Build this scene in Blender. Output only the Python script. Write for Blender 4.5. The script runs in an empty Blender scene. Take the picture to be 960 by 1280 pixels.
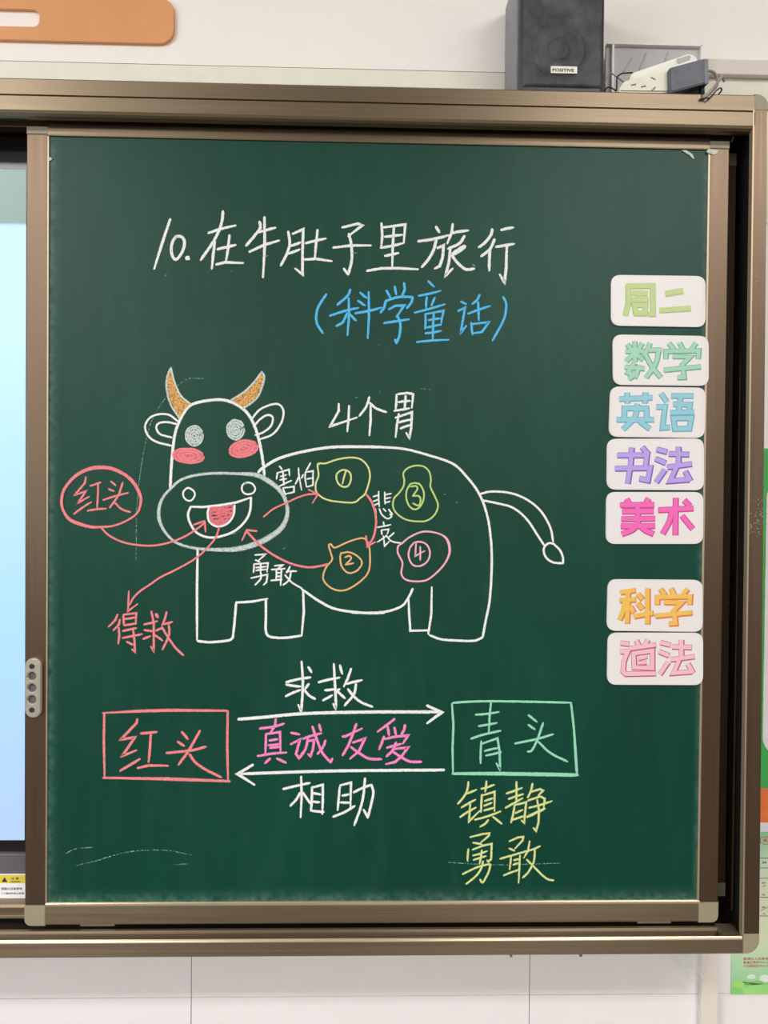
import bpy, bmesh, math, random
from mathutils import Vector, Matrix
random.seed(7)
SC = bpy.context.scene
COL = SC.collection
# ------------------------------------------------------------------ camera
F_PX = 1000.0
CAM = Vector((0.5023, -1.2083, 0.6448))
YAW, PIT, ROL = 0.0270, -0.0147, 0.0091
fwd = Vector((math.sin(YAW)*math.cos(PIT), math.cos(YAW)*math.cos(PIT), math.sin(PIT)))
rt0 = Vector((math.cos(YAW), -math.sin(YAW), 0)); up0 = rt0.cross(fwd)
RT = math.cos(ROL)*rt0 + math.sin(ROL)*up0
UP = -math.sin(ROL)*rt0 + math.cos(ROL)*up0
cd = bpy.data.cameras.new('camera'); cam = bpy.data.objects.new('camera', cd); COL.objects.link(cam)
cd.sensor_fit = 'VERTICAL'; cd.sensor_height = 36.0; cd.lens = 36.0*F_PX/1280.0
cd.clip_start = 0.02
m = Matrix((RT, UP, -fwd)).transposed().to_4x4(); m.translation = CAM
cam.matrix_world = m
SC.camera = cam
# ------------------------------------------------------------------ world, exposure, lamps
w = bpy.data.worlds.new('world'); SC.world = w; w.use_nodes = True
w.node_tree.nodes['Background'].inputs[0].default_value = (0.9, 0.95, 1, 1)
w.node_tree.nodes['Background'].inputs[1].default_value = 0.6
SC.view_settings.view_transform = 'Standard'; SC.view_settings.look = 'None'
SC.view_settings.gamma = 1.0; SC.view_settings.use_curve_mapping = False
SC.view_settings.exposure = 0.6
def area(name, loc, sx, sy, power, rot=(0, 0, 0), col=(1, 0.985, 0.965)):
    l = bpy.data.lights.new(name, 'AREA'); l.shape = 'RECTANGLE'; l.size = sx; l.size_y = sy
    l.energy = power; l.color = col
    o = bpy.data.objects.new(name, l); o.location = loc; o.rotation_euler = rot; COL.objects.link(o)
    return o
for (lx, ly, pw) in ((-1.4, -2.1, 42), (1.9, -2.1, 32), (-1.4, -4.4, 48), (1.9, -4.4, 48), (-1.4, -6.6, 40), (1.9, -6.6, 40)):
    area('ceiling_light', (lx, ly, 2.12), 1.3, 0.35, pw)
# daylight through the windows of the left side wall
area('window_daylight', (-3.9, -3.6, 0.9), 1.7, 4.6, 70, (0, math.radians(-90), 0), (0.9, 0.96, 1.0))

def at(px, py, Y):
    """point of the plane y=Y that stands at a pixel of the 960x1280 photograph"""
    d = fwd + (px-480)/F_PX*RT + (640-py)/F_PX*UP
    return CAM + d*((Y-CAM.y)/d.y)
# ------------------------------------------------------------------ tags
def tag(o, label=None, cat=None, group=None, kind=None):
    if label: o['label'] = label
    if cat: o['category'] = cat
    if group: o['group'] = group
    if kind: o['kind'] = kind
    return o
def thing(name, label, cat, loc=(0, 0, 0), group=None):
    o = bpy.data.objects.new(name, None); COL.objects.link(o); o.location = loc
    o.empty_display_size = 0.05
    return tag(o, label, cat, group)
def root_of(o):
    v = Vector((0, 0, 0))
    while o is not None:
        v += o.location; o = o.parent
    return v
def link(name, me, mats, parent=None, smooth=False, label=None):
    o = bpy.data.objects.new(name, me); COL.objects.link(o)
    for mt in (mats if isinstance(mats, (list, tuple)) else [mats]): me.materials.append(mt)
    if smooth:
        for p in me.polygons: p.use_smooth = True
    if parent is not None:
        o.parent = parent
        o.location = -root_of(parent)      # meshes are written in world coordinates
    if label: o['label'] = label
    return o
def mesh(name, V, F, mats, parent=None, smooth=False, label=None, fm=None):
    me = bpy.data.meshes.new(name); me.from_pydata([tuple(v) for v in V], [], F)
    if fm: me.polygons.foreach_set('material_index', fm)
    me.update()
    return link(name, me, mats, parent, smooth, label)
def bm_obj(name, bm, mats, parent=None, smooth=False, label=None):
    bmesh.ops.recalc_face_normals(bm, faces=bm.faces)
    me = bpy.data.meshes.new(name); bm.to_mesh(me); bm.free()
    return link(name, me, mats, parent, smooth, label)
# ------------------------------------------------------------------ materials
def lin(c):
    f = lambda v: v/12.92 if v <= .04045 else ((v+.055)/1.055)**2.4
    return (f(c[0]/255), f(c[1]/255), f(c[2]/255), 1)
class NT:
    def __init__(s, name):
        s.m = bpy.data.materials.new(name); s.m.use_nodes = True
        s.t = s.m.node_tree; s.b = s.t.nodes['Principled BSDF']; s.out = s.t.nodes['Material Output']
    def n(s, typ, **kw):
        x = s.t.nodes.new(typ)
        for k, v in kw.items():
            if k in x.inputs.keys(): x.inputs[k].default_value = v
            else: setattr(x, k, v)
        return x
    def l(s, a, b): s.t.links.new(a, b)
    def coords(s, scale=(1, 1, 1), kind='Object'):
        tc = s.n('ShaderNodeTexCoord'); mp = s.n('ShaderNodeMapping'); mp.inputs['Scale'].default_value = scale
        s.l(tc.outputs[kind], mp.inputs[0]); return mp.outputs[0]
    def noise(s, vec, scale, detail=4, rough=.6):
        x = s.n('ShaderNodeTexNoise'); x.inputs['Scale'].default_value = scale
        x.inputs['Detail'].default_value = detail; x.inputs['Roughness'].default_value = rough
        s.l(vec, x.inputs['Vector']); return x.outputs['Fac']
    def ramp(s, fac, stops):
        r = s.n('ShaderNodeValToRGB'); e = r.color_ramp.elements
        while len(e) < len(stops): e.new(.5)
        for i, (p, c) in enumerate(stops):
            e[i].position = p; e[i].color = c if len(c) == 4 else (*c, 1)
        s.l(fac, r.inputs[0]); return r.outputs[0]
def plain(name, c, rough=.5, metal=0., spec=.5, var=.06, scale=30, bump=0.):
    t = NT(name); v = t.coords(); n = t.noise(v, scale)
    a = lin(c); lo = tuple(x*(1-var) for x in a[:3]); hi = tuple(min(1, x*(1+var)) for x in a[:3])
    t.l(t.ramp(n, [(.3, lo), (.7, hi)]), t.b.inputs['Base Color'])
    t.b.inputs['Roughness'].default_value = rough; t.b.inputs['Metallic'].default_value = metal
    t.b.inputs['Specular IOR Level'].default_value = spec
    if bump:
        b = t.n('ShaderNodeBump', Strength=bump, Distance=.001); t.l(n, b.inputs['Height']); t.l(b.outputs[0], t.b.inputs['Normal'])
    return t.m
def brushed(name, c, rough=.34, axis='x', metal=.85, dust=.5, aniso=.8):
    """anodised aluminium: fine brushing along one axis, chalk dust specks"""
    t = NT(name)
    sc = {'x': (2, 300, 300), 'z': (300, 300, 2)}[axis]
    v = t.coords(sc); n = t.noise(v, 1.5, 3)
    a = lin(c)
    base = t.ramp(n, [(.25, tuple(x*.86 for x in a[:3])), (.75, tuple(min(1, x*1.12) for x in a[:3]))])
    v2 = t.coords((1, 1, 1)); d = t.noise(v2, 420, 2, .5); d2 = t.noise(v2, 9, 3, .6)
    mu = t.n('ShaderNodeMath', operation='MULTIPLY'); t.l(d, mu.inputs[0]); t.l(d2, mu.inputs[1])
    sp = t.ramp(mu.outputs[0], [(.44, (0, 0, 0)), (.47, (dust, dust, dust))])
    mx = t.n('ShaderNodeMix', data_type='RGBA'); t.l(sp, mx.inputs['Factor']); t.l(base, mx.inputs[6]); mx.inputs[7].default_value = (.6, .55, .48, 1)
    t.l(mx.outputs[2], t.b.inputs['Base Color'])
    t.b.inputs['Metallic'].default_value = metal
    r = t.ramp(n, [(.2, (rough*.85,)*3), (.8, (rough*1.2,)*3)]); t.l(r, t.b.inputs['Roughness'])
    t.b.inputs['Anisotropic'].default_value = aniso      # brushing scatters across its own direction
    cx = t.n('ShaderNodeCombineXYZ')
    for k, q in enumerate((.05, .02, 1) if axis == 'x' else (1, .02, .05)): cx.inputs[k].default_value = q
    t.l(cx.outputs[0], t.b.inputs['Tangent'])
    return t.m
BRX = brushed('brown_aluminium_horizontal', (138, 122, 101), .38, 'x')
BRZ = brushed('brown_aluminium_vertical', (112, 94, 78), .42, 'z', aniso=.6)
BRD = brushed('brown_aluminium_dark', (120, 96, 74), .4, 'x')
LIP = brushed('pale_edge', (214, 196, 168), .3, 'x', .8, .3)  # paler metal; on the tray lip it paints the highlight
LIPZ = brushed('pale_edge_vertical', (186, 168, 142), .45, 'z', .6, .3, .5)  # paler metal for the thin vertical edges
CAP = plain('olive_grey_plastic', (150, 142, 118), .5, 0, .5, .06, 400)
DARK = plain('shade_dark_interior', (22, 18, 16), .7)  # near black colour carries the shade inside the cabinet recess
BLK = plain('black_gloss', (14, 14, 18), .25)
STEEL = plain('zinc_steel', (150, 138, 120), .4, .8)
SILV = plain('satin_silver', (205, 196, 182), .36, .75, .5, .04, 200)
SCREW = plain('screw_steel', (90, 92, 100), .35, .9)
WHITEP = plain('white_plastic', (238, 236, 226), .38, 0, .5, .02)
WALLP = plain('upper_wall_board', (250, 244, 238), .6, 0, .4, .012, 6)
CREAM = plain('cream_wall_paint', (238, 234, 220), .65, 0, .3, .03, 25)
TRUNK = plain('pinkish_grey_trunking', (222, 212, 204), .5, 0, .4, .02)
COND = plain('cream_conduit', (226, 216, 207), .5, 0, .4, .02)
TILE = plain('white_glazed_tile', (238, 233, 233), .22, 0, .5, .015, 5)
GROUT = plain('dirty_grout', (176, 166, 160), .9, 0, .2, .25, 60)
ORANGE = plain('orange_wall_lettering', (226, 158, 104), .5, 0, .4, .04, 12)
GREYP = plain('grey_plastic', (190, 188, 188), .45, 0, .5, .05, 12)
GREYL = plain('lit_edge_plastic', (248, 246, 242), .45)  # grey plastic lightened to near white, lit rim edges put into the colour
CHAR = plain('charcoal_plastic', (84, 89, 98), .45, 0, .5, .25, 60)
CHARG = plain('grey_cabinet_side', (132, 132, 136), .5, 0, .5, .15, 90)
CBLK = plain('black_rubber', (26, 26, 28), .5)
CGRY = plain('grey_cable', (158, 152, 146), .5)
INK = plain('black_ink', (45, 42, 42), .6)
RINK = plain('red_ink', (200, 70, 66), .6)
CEIL = plain('white_ceiling', (235, 235, 232), .8)
RWALL = plain('classroom_wall', (205, 200, 192), .8)
FLOOR = plain('classroom_floor', (92, 82, 72), .55)
def m_board():
    t = NT('green_chalkboard')
    v = t.coords((1, 1, 1)); v2 = t.coords((1.3, 1, .55))
    n1 = t.noise(v2, 3.2, 5, .62); n2 = t.noise(v, 60, 4, .7); n3 = t.noise(t.coords((14, 1, 2.5)), 2.5, 4, .6)
    base = t.ramp(n1, [(.3, lin((0, 56, 42))), (.72, lin((0, 66, 51)))])
    dust = t.ramp(n3, [(.45, (0, 0, 0)), (.85, (.02, .02, .02))])
    m1 = t.n('ShaderNodeMix', data_type='RGBA'); t.l(dust, m1.inputs['Factor']); t.l(base, m1.inputs[6]); m1.inputs[7].default_value = lin((150, 190, 180))
    m2 = t.n('ShaderNodeMix', data_type='RGBA', blend_type='OVERLAY'); m2.inputs['Factor'].default_value = .08
    t.l(m1.outputs[2], m2.inputs[6]); t.l(n2, m2.inputs[7])
    # chalk dust that gathered along the bottom, left and right edges (world metres of the panel)
    tc = t.n('ShaderNodeTexCoord'); sx = t.n('ShaderNodeSeparateXYZ'); t.l(tc.outputs['Object'], sx.inputs[0])
    def edge(sock, a, b):
        r = t.n('ShaderNodeMapRange'); r.inputs['From Min'].default_value = a; r.inputs['From Max'].default_value = b
        t.l(sock, r.inputs['Value']); return r.outputs[0]
    e1 = edge(sx.outputs['Z'], .058, .034); e2 = edge(sx.outputs['X'], 1.012, 1.024); e3 = edge(sx.outputs['X'], .052, .032)
    mxa = t.n('ShaderNodeMath', operation='MAXIMUM'); t.l(e1, mxa.inputs[0]); t.l(e2, mxa.inputs[1])
    mxb = t.n('ShaderNodeMath', operation='MAXIMUM'); t.l(mxa.outputs[0], mxb.inputs[0]); t.l(e3, mxb.inputs[1])
    pw = t.n('ShaderNodeMath', operation='POWER'); t.l(mxb.outputs[0], pw.inputs[0]); pw.inputs[1].default_value = 2.0
    mm = t.n('ShaderNodeMath', operation='MULTIPLY'); t.l(pw.outputs[0], mm.inputs[0]); t.l(t.ramp(t.noise(v, 90, 4, .7), [(.35, (.05,)*3), (.7, (.4,)*3)]), mm.inputs[1])
    m3 = t.n('ShaderNodeMix', data_type='RGBA'); t.l(mm.outputs[0], m3.inputs['Factor']); t.l(m2.outputs[2], m3.inputs[6]); m3.inputs[7].default_value = lin((130, 170, 155))
    t.l(m3.outputs[2], t.b.inputs['Base Color'])
    t.b.inputs['Roughness'].default_value = .42; t.b.inputs['Specular IOR Level'].default_value = .27
    return t.m
BOARD = m_board()
def chalk(name, c, lo=.33, edge=.55, grain=900):
    """chalk dust layer: opaque grains over the board, gaps towards a stroke's edge (uv.y across)"""
    t = NT(name); v = t.coords((1, 1, 1)); n = t.noise(v, grain, 3, .75)
    a = lin(c); t.l(t.ramp(t.noise(v, 300, 2), [(.3, tuple(x*.9 for x in a[:3])), (.7, a[:3])]), t.b.inputs['Base Color'])
    t.b.inputs['Roughness'].default_value = .95; t.b.inputs['Specular IOR Level'].default_value = .1
    uv = t.n('ShaderNodeTexCoord'); s = t.n('ShaderNodeSeparateXYZ'); t.l(uv.outputs['UV'], s.inputs[0])
    a1 = t.n('ShaderNodeMath', operation='SUBTRACT'); t.l(s.outputs['Y'], a1.inputs[0]); a1.inputs[1].default_value = .5
    a2 = t.n('ShaderNodeMath', operation='ABSOLUTE'); t.l(a1.outputs[0], a2.inputs[0])
    a3 = t.n('ShaderNodeMath', operation='MULTIPLY'); t.l(a2.outputs[0], a3.inputs[0]); a3.inputs[1].default_value = 2.0
    a4 = t.n('ShaderNodeMath', operation='POWER'); t.l(a3.outputs[0], a4.inputs[0]); a4.inputs[1].default_value = 4.0
    a5 = t.n('ShaderNodeMath', operation='MULTIPLY_ADD'); t.l(a4.outputs[0], a5.inputs[0]); a5.inputs[1].default_value = edge-lo; a5.inputs[2].default_value = lo
    d = t.n('ShaderNodeMath', operation='SUBTRACT'); t.l(n, d.inputs[0]); t.l(a5.outputs[0], d.inputs[1])
    r = t.n('ShaderNodeMapRange'); r.inputs['From Min'].default_value = -.05; r.inputs['From Max'].default_value = .08; t.l(d.outputs[0], r.inputs['Value'])
    t.l(r.outputs[0], t.b.inputs['Alpha'])
    return t.m
CH = {
 'w': chalk('white_chalk', (238, 239, 236)), 's': chalk('soft_white_chalk', (214, 226, 222), .42, .6, 1100),
 'b': chalk('blue_chalk', (92, 190, 240)), 'r': chalk('red_chalk', (238, 136, 141), .34),
 'p': chalk('pink_chalk', (246, 138, 196)), 'y': chalk('yellow_chalk', (214, 222, 150)),
 'g': chalk('green_chalk', (150, 218, 186)), 'o': chalk('orange_chalk', (228, 182, 124)),
 'l': chalk('light_pink_chalk', (240, 178, 196)), 'v': chalk('lime_chalk', (188, 214, 130)),
 'fo': chalk('orange_chalk_filling', (226, 172, 104), .42, .42, 500), 'fr': chalk('red_chalk_filling', (228, 124, 132), .38, .38, 500),
 'fw': chalk('grey_white_chalk_filling', (196, 208, 206), .47, .47, 420), 'x': chalk('faint_chalk_smear', (150, 190, 176), .52, .6, 600),
}
# ------------------------------------------------------------------ mesh helpers
def box(bm, a, b, bev=0.):
    x0, x1 = sorted((a[0], b[0])); y0, y1 = sorted((a[1], b[1])); z0, z1 = sorted((a[2], b[2]))
    r = bmesh.ops.create_cube(bm, size=1)
    for v in r['verts']:
        v.co = Vector(((x0+x1)/2+v.co.x*(x1-x0), (y0+y1)/2+v.co.y*(y1-y0), (z0+z1)/2+v.co.z*(z1-z0)))
    if bev:
        es = list({e for v in r['verts'] for e in v.link_edges})
        bmesh.ops.bevel(bm, geom=es, offset=bev, segments=2, affect='EDGES', profile=.5)
def box_obj(name, a, b, mat, parent=None, bev=0., label=None):
    bm = bmesh.new(); box(bm, a, b, bev); return bm_obj(name, bm, mat, parent, False, label)
def prof_x(name, prof, x0, x1, mat, parent=None, label=None):
    """profile of (y,z) points swept along x"""
    n = len(prof); V = [(x0, y, z) for y, z in prof]+[(x1, y, z) for y, z in prof]
    F = [(i, (i+1) % n, n+(i+1) % n, n+i) for i in range(n)]+[tuple(range(n))[::-1], tuple(range(n, 2*n))]
    bm = bmesh.new(); vs = [bm.verts.new(v) for v in V]
    for f in F: bm.faces.new([vs[i] for i in f])
    return bm_obj(name, bm, mat, parent, False, label)
def poly_slab(name, pts, y0, y1, mat, parent=None, bev=0., holes=(), label=None, smooth=False):
    """outline of (x,z) points extruded from y0 (front) to y1 (back); optional holes"""
    bm = bmesh.new()
    loops = [pts]+list(holes); fr = []; allE = []
    for lp in loops:
        vs = [bm.verts.new((x, y0, z)) for x, z in lp]
        es = [bm.edges.new((vs[i], vs[(i+1) % len(vs)])) for i in range(len(vs))]
        fr.append(vs); allE += es
    if holes: bmesh.ops.triangle_fill(bm, use_beauty=True, use_dissolve=False, edges=allE)
    else: bm.faces.new(fr[0])
    ret = bmesh.ops.extrude_face_region(bm, geom=list(bm.faces))
    for g in ret['geom']:
        if isinstance(g, bmesh.types.BMVert): g.co.y = y1
    if bev:
        es = [e for e in bm.edges if all(abs(v.co.y-y0) < 1e-7 for v in e.verts) and any(abs(f.normal.y) < .5 for f in e.link_faces)]
        bm.normal_update()
        es = [e for e in bm.edges if all(abs(v.co.y-y0) < 1e-7 for v in e.verts) and len(e.link_faces) == 2 and abs(e.link_faces[0].normal.dot(e.link_faces[1].normal)) < .5]
        bmesh.ops.bevel(bm, geom=es, offset=bev, segments=2, affect='EDGES')
    return bm_obj(name, bm, mat, parent, smooth, label)
def rrect(x0, z0, x1, z1, r, seg=6, corners=(1, 1, 1, 1)):
    """rounded rectangle, corners bl, br, tr, tl"""
    out = []
    C = [(x0+r, z0+r, 180), (x1-r, z0+r, 270), (x1-r, z1-r, 0), (x0+r, z1-r, 90)]
    K = [(x0, z0), (x1, z0), (x1, z1), (x0, z1)]
    for i, (cx, cz, a) in enumerate(C):
        if corners[i]:
            for k in range(seg+1):
                t = math.radians(a+90*k/seg); out.append((cx+r*math.cos(t), cz+r*math.sin(t)))
        else: out.append(K[i])
    return out
def circle(cx, cz, r, n=20, rz=None):
    rz = rz or r
    return [(cx+r*math.cos(2*math.pi*i/n), cz+rz*math.sin(2*math.pi*i/n)) for i in range(n)]
def tube(name, pts, r, mat, parent=None, seg=8, sub=6, label=None):
    P = catmull([Vector(p) for p in pts], sub)
    V = []; F = []
    N = None
    for i, p in enumerate(P):
        t = (P[min(i+1, len(P)-1)]-P[max(i-1, 0)]).normalized()
        if N is None: N = t.orthogonal().normalized()
        N = (N-t*N.dot(t)).normalized(); B = t.cross(N)
        for k in range(seg):
            a = 2*math.pi*k/seg; V.append(p+r*(math.cos(a)*N+math.sin(a)*B))
    for i in range(len(P)-1):
        for k in range(seg):
            F.append((i*seg+k, i*seg+(k+1) % seg, (i+1)*seg+(k+1) % seg, (i+1)*seg+k))
    F += [tuple(range(seg))[::-1], tuple(range((len(P)-1)*seg, len(P)*seg))]
    return mesh(name, V, F, mat, parent, True, label)
def catmull(P, sub=6):
    if len(P) < 3: return list(P)
    Q = [P[0]*2-P[1]]+list(P)+[P[-1]*2-P[-2]]
    if (P[0]-P[-1]).length < 1e-6: Q[0] = P[-2]; Q[-1] = P[1]
    out = []
    for i in range(1, len(Q)-2):
        for k in range(sub):
            t = k/sub
            out.append(.5*((2*Q[i])+(Q[i+1]-Q[i-1])*t+(2*Q[i-1]-5*Q[i]+4*Q[i+1]-Q[i+2])*t*t+(3*Q[i]-Q[i-1]-3*Q[i+1]+Q[i+2])*t**3))
    out.append(P[-1]); return out
# ------------------------------------------------------------------ stroke engine
def parse(s):
    """'x,y x,y / ~x,y x,y*wscale' -> list of (smooth, [Vector2], [w])"""
    out = []
    for st in s.split('/'):
        st = st.strip()
        if not st: continue
        sm = st.startswith('~'); st = st.lstrip('~')
        P = []; W = []
        for tk in st.split():
            ws = 1.
            if '*' in tk: tk, ws = tk.split('*'); ws = float(ws)
            a, b = tk.split(','); P.append(Vector((float(a), float(b)))); W.append(ws)
        out.append((sm, P, W))
    return out
class Strokes:
    """flat ribbons on a plane y=const, drawn in the pixel frame of one close-up of the photograph"""
    def __init__(s, Y): s.V = []; s.F = []; s.UV = []; s.Y = Y; s.k = 0; s.M = []
    def ribbon(s, P, W, w, taper=True, mi=0, round_cap=True):
        n = len(P)
        if n < 2: return
        closed = (P[0]-P[-1]).length < 1e-6
        Y = s.Y - s.k*0.000012; s.k += 1
        base = len(s.V); L = 0
        rows = []
        for i in range(n):
            if closed: a = P[(i-1) % (n-1)]; b = P[(i+1) % (n-1)]
            else: a = P[max(i-1, 0)]; b = P[min(i+1, n-1)]
            d0 = (P[i]-a); d1 = (b-P[i])
            d0 = d0.normalized() if d0.length > 1e-9 else d1.normalized()
            d1 = d1.normalized() if d1.length > 1e-9 else d0
            t = d0+d1
            t = t.normalized() if t.length > .2 else d1
            nn = Vector((-t.y, t.x)); c = max(.45, abs(nn.dot(Vector((-d1.y, d1.x)))))
            rows.append((P[i], t, nn, w*W[i]*.54/c))
        if not closed:
            p, t, nn, h = rows[0]; cap = .5 if round_cap else 0
            if round_cap:
                rows[0] = (p, t, nn, h*.85)
                rows.insert(0, (p-t*h*.6, t, nn, h*.4))
                p, t, nn, h = rows[-1]; rows[-1] = (p, t, nn, h*(.7 if taper else .85)); rows.append((p+t*h*.6, t, nn, h*(.25 if taper else .4)))
        for i, (p, t, nn, h) in enumerate(rows):
            if i: L += (p-rows[i-1][0]).length*.0012
            for sg in (-1, 1):
                q = p+nn*h*sg; v = at(q.x, q.y, Y); s.V.append(v); s.UV.append((L, .5+.5*sg))
        for i in range(len(rows)-1):
            a = base+2*i; s.F.append((a, a+1, a+3, a+2)); s.M.append(mi)
    def draw(s, txt, org, sc, w, mi=0, taper=True, caps=True, off=(0, 0), sub=7, dens=True):
        for sm, P, W in parse(txt):
            P = [Vector((org[0]+(p.x+off[0])/sc, org[1]+(p.y+off[1])/sc)) for p in P]
            if sm and len(P) > 2:
                n = len(P); C = catmull(P, sub); W = [W[min(n-1, int(i/sub))]*(1-(i % sub)/sub)+W[min(n-1, int(i/sub)+1)]*((i % sub)/sub) for i in range(len(C))]; P = C
            elif dens and len(P) == 2:
                a, b = P; d = b-a; nn = Vector((-d.y, d.x)); k = random.uniform(-.025, .025)
                P = [a+d*t+nn*k*4*t*(1-t) for t in (0, .25, .5, .75, 1)]; W = [W[0]]*5
            elif dens:
                # keep the corner crisp but cut it into short runs so the mitre stays narrow
                Q = [P[0]]; WW = [W[0]]
                for i in range(1, len(P)):
                    a, b = P[i-1], P[i]; L = (b-a).length
                    e = min(.45, .6*w/max(L, .01))
                    if i > 1: Q.append(a+(b-a)*e); WW.append(W[i])
                    if i < len(P)-1: Q.append(b-(b-a)*e); WW.append(W[i])
                    Q.append(b); WW.append(W[i])
                P, W = Q, WW
            s.ribbon(P, W, w, taper, mi, caps)
        return s
    def fill(s, pts, org, sc, mi=0, smooth=True):
        P = [Vector((org[0]+x/sc, org[1]+y/sc)) for x, y in pts]
        if smooth: P = catmull(P+[P[0]], 5)[:-1]
        c = sum(P, Vector((0, 0)))/len(P); Y = s.Y+.00003
        b = len(s.V); s.V.append(at(c.x, c.y, Y)); s.UV.append((0, .5))
        for p in P: s.V.append(at(p.x, p.y, Y)); s.UV.append((0, .5))
        n = len(P)
        for i in range(n): s.F.append((b, b+1+i, b+1+(i+1) % n)); s.M.append(mi)
        return s
    def obj(s, name, mats, parent, label=None):
        # make every face look toward the room (-y)
        F = []
        for f in s.F:
            a, b, c = s.V[f[0]], s.V[f[1]], s.V[f[2]]
            F.append(f if (b-a).cross(c-a).y < 0 else f[::-1])
        me = bpy.data.meshes.new(name); me.from_pydata([tuple(v) for v in s.V], [], F)
        me.polygons.foreach_set('material_index', s.M)
        uv = me.uv_layers.new(name='UVMap')
        for lp in me.loops: uv.data[lp.index].uv = s.UV[lp.vertex_index]
        me.update()
        return link(name, me, mats, parent, False, label)
def text(name, body, px, py, h_px, Y, mat, parent, width_px=None, weight=0., label=None):
    """printed text: glyphs turned into a flat mesh; px,py = left end of the base line"""
    c = bpy.data.curves.new(name, 'FONT'); c.body = body; c.size = 1; c.resolution_u = 2; c.offset = weight
    o = bpy.data.objects.new(name, c); COL.objects.link(o)
    dg = bpy.context.evaluated_depsgraph_get(); me = bpy.data.meshes.new_from_object(o.evaluated_get(dg))
    bpy.data.objects.remove(o)
    xs = [v.co.x for v in me.vertices]; ys = [v.co.y for v in me.vertices]
    if not xs: return None
    p0 = at(px, py, Y); k = (at(px, py-h_px, Y)-p0).length/max(1e-6, (max(ys)-min(ys)))
    kx = k if width_px is None else (at(px+width_px, py, Y)-p0).length/(max(xs)-min(xs))
    x0, y0 = min(xs), min(ys)
    for v in me.vertices: v.co = Vector((p0.x+(v.co.x-x0)*kx, Y, p0.z+(v.co.y-y0)*k))
    me.materials.clear()
    return link(name, me, mat, parent, False, label)

# ================================================================== SETTING
WY = 0.12       # face of the wall behind the board
def struct(o): o['kind'] = 'structure'; return o
wl = struct(bpy.data.objects.new('wall_front', None)); COL.objects.link(wl)
box_obj('wall_core', (-4, WY+.008, -.95), (4, WY+.12, 2.15), GROUT, wl)
upper = box_obj('upper_wall_board', (-4, WY-.001, 1.354), (4, WY+.008, 2.15), WALLP, wl)
box_obj('cream_wall_strip', (-4, WY, 1.114), (4, WY+.008, 1.3535), CREAM, wl)
tm = None
TW, TH, J = .5665, .3, .0005
for r in range(4):
    z1 = 1.1135-.0 if r == 3 else None
    z0 = -.1868-TH*2+TH*(r+0) if r < 3 else .1132
    zz1 = z0+TH if r < 3 else 1.113
    if r == 3: continue
    for c in range(-7, 6):
        x0 = .2243+TW*c
        o = None
        if tm is None:
            bm = bmesh.new(); box(bm, (J, 0, J), (TW-J, .008, TH-J), .0006); me = bpy.data.meshes.new('tile')
            bmesh.ops.recalc_face_normals(bm, faces=bm.faces); bm.to_mesh(me); bm.free(); me.materials.append(TILE); tm = me
        o = bpy.data.objects.new('tile', tm); COL.objects.link(o); o.parent = wl
        o.location = (x0, WY+random.uniform(0, .0006), z0)
box_obj('painted_wall', (-4, WY+.001, .1145), (4, WY+.008, 1.1135), WALLP, wl)
struct(box_obj('floor', (-4, -8, -1.0), (4, WY+.12, -.95), FLOOR))
struct(box_obj('ceiling', (-4, -8, 2.15), (4, WY+.12, 2.2), CEIL))
struct(box_obj('wall_left', (-4.1, -8, -.95), (-4, WY+.12, 2.15), RWALL))
struct(box_obj('wall_right', (4, -8, -.95), (4.1, WY+.12, 2.15), RWALL))
struct(box_obj('wall_back', (-4, -8.1, -.95), (4, -8, 2.15), RWALL))
DARKREFL = plain('dark_reflection_paint', (62, 54, 48), .6)  # added bands on unseen walls, giving the lower frame a dark reflection
struct(box_obj('dark_reflection_band_1', (-4, -8, -.95), (4, -7.985, .3), DARKREFL))
struct(box_obj('dark_reflection_band_2', (-4, -7.98, -.95), (-3.985, -.6, .0), DARKREFL))
struct(box_obj('dark_reflection_band_3', (3.985, -7.98, -.95), (4, -.6, .0), DARKREFL))

# ================================================================== CABINET
cab = thing('chalkboard_cabinet', 'brown aluminium outer frame with chalk tray and olive corner caps, fixed to the wall', 'board frame', (.5, .0, -.032))
XL, XR, FY = -2.9, 1.1, -.03
prof_x('top_rail', [(WY, 1.2508), (-.027, 1.2508), (-.03, 1.2480), (-.03, 1.2268), (-.0265, 1.2262), (-.0265, 1.2250), (-.03, 1.2242),
                    (-.03, 1.2045), (-.028, 1.2010), (-.024, 1.1985), (-.018, 1.1975), (-.014, 1.1975), (-.014, 1.214), (WY, 1.214)], XL, 1.079, BRX, cab)
prof_x('chalk_tray', [(FY, -.0318), (FY, -.0112), (-.0292, -.0082), (-.028, -.0068), (-.0262, -.0076), (-.0258, -.0210), (-.0075, -.0215), (-.007, -.0095),
                      (-.006, -.0055), (-.001, -.0052), (.003, -.0085), (.004, -.018), (.02, -.0205), (WY, -.02), (WY, -.0318)], XL, 1.079, BRX, cab)
prof_x('tray_lip', [(-.0302, -.0112), (-.0302, -.0100), (-.0294, -.0080), (-.028, -.0066), (-.0260, -.0074), (-.0272, -.0071), (-.0288, -.0083), (-.0298, -.0102), (-.0298, -.0112)], XL, 1.079, LIP, cab, label='bright edge of the tray, highlight painted in')  # highlight along the lip, painted as a paler strip
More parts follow.
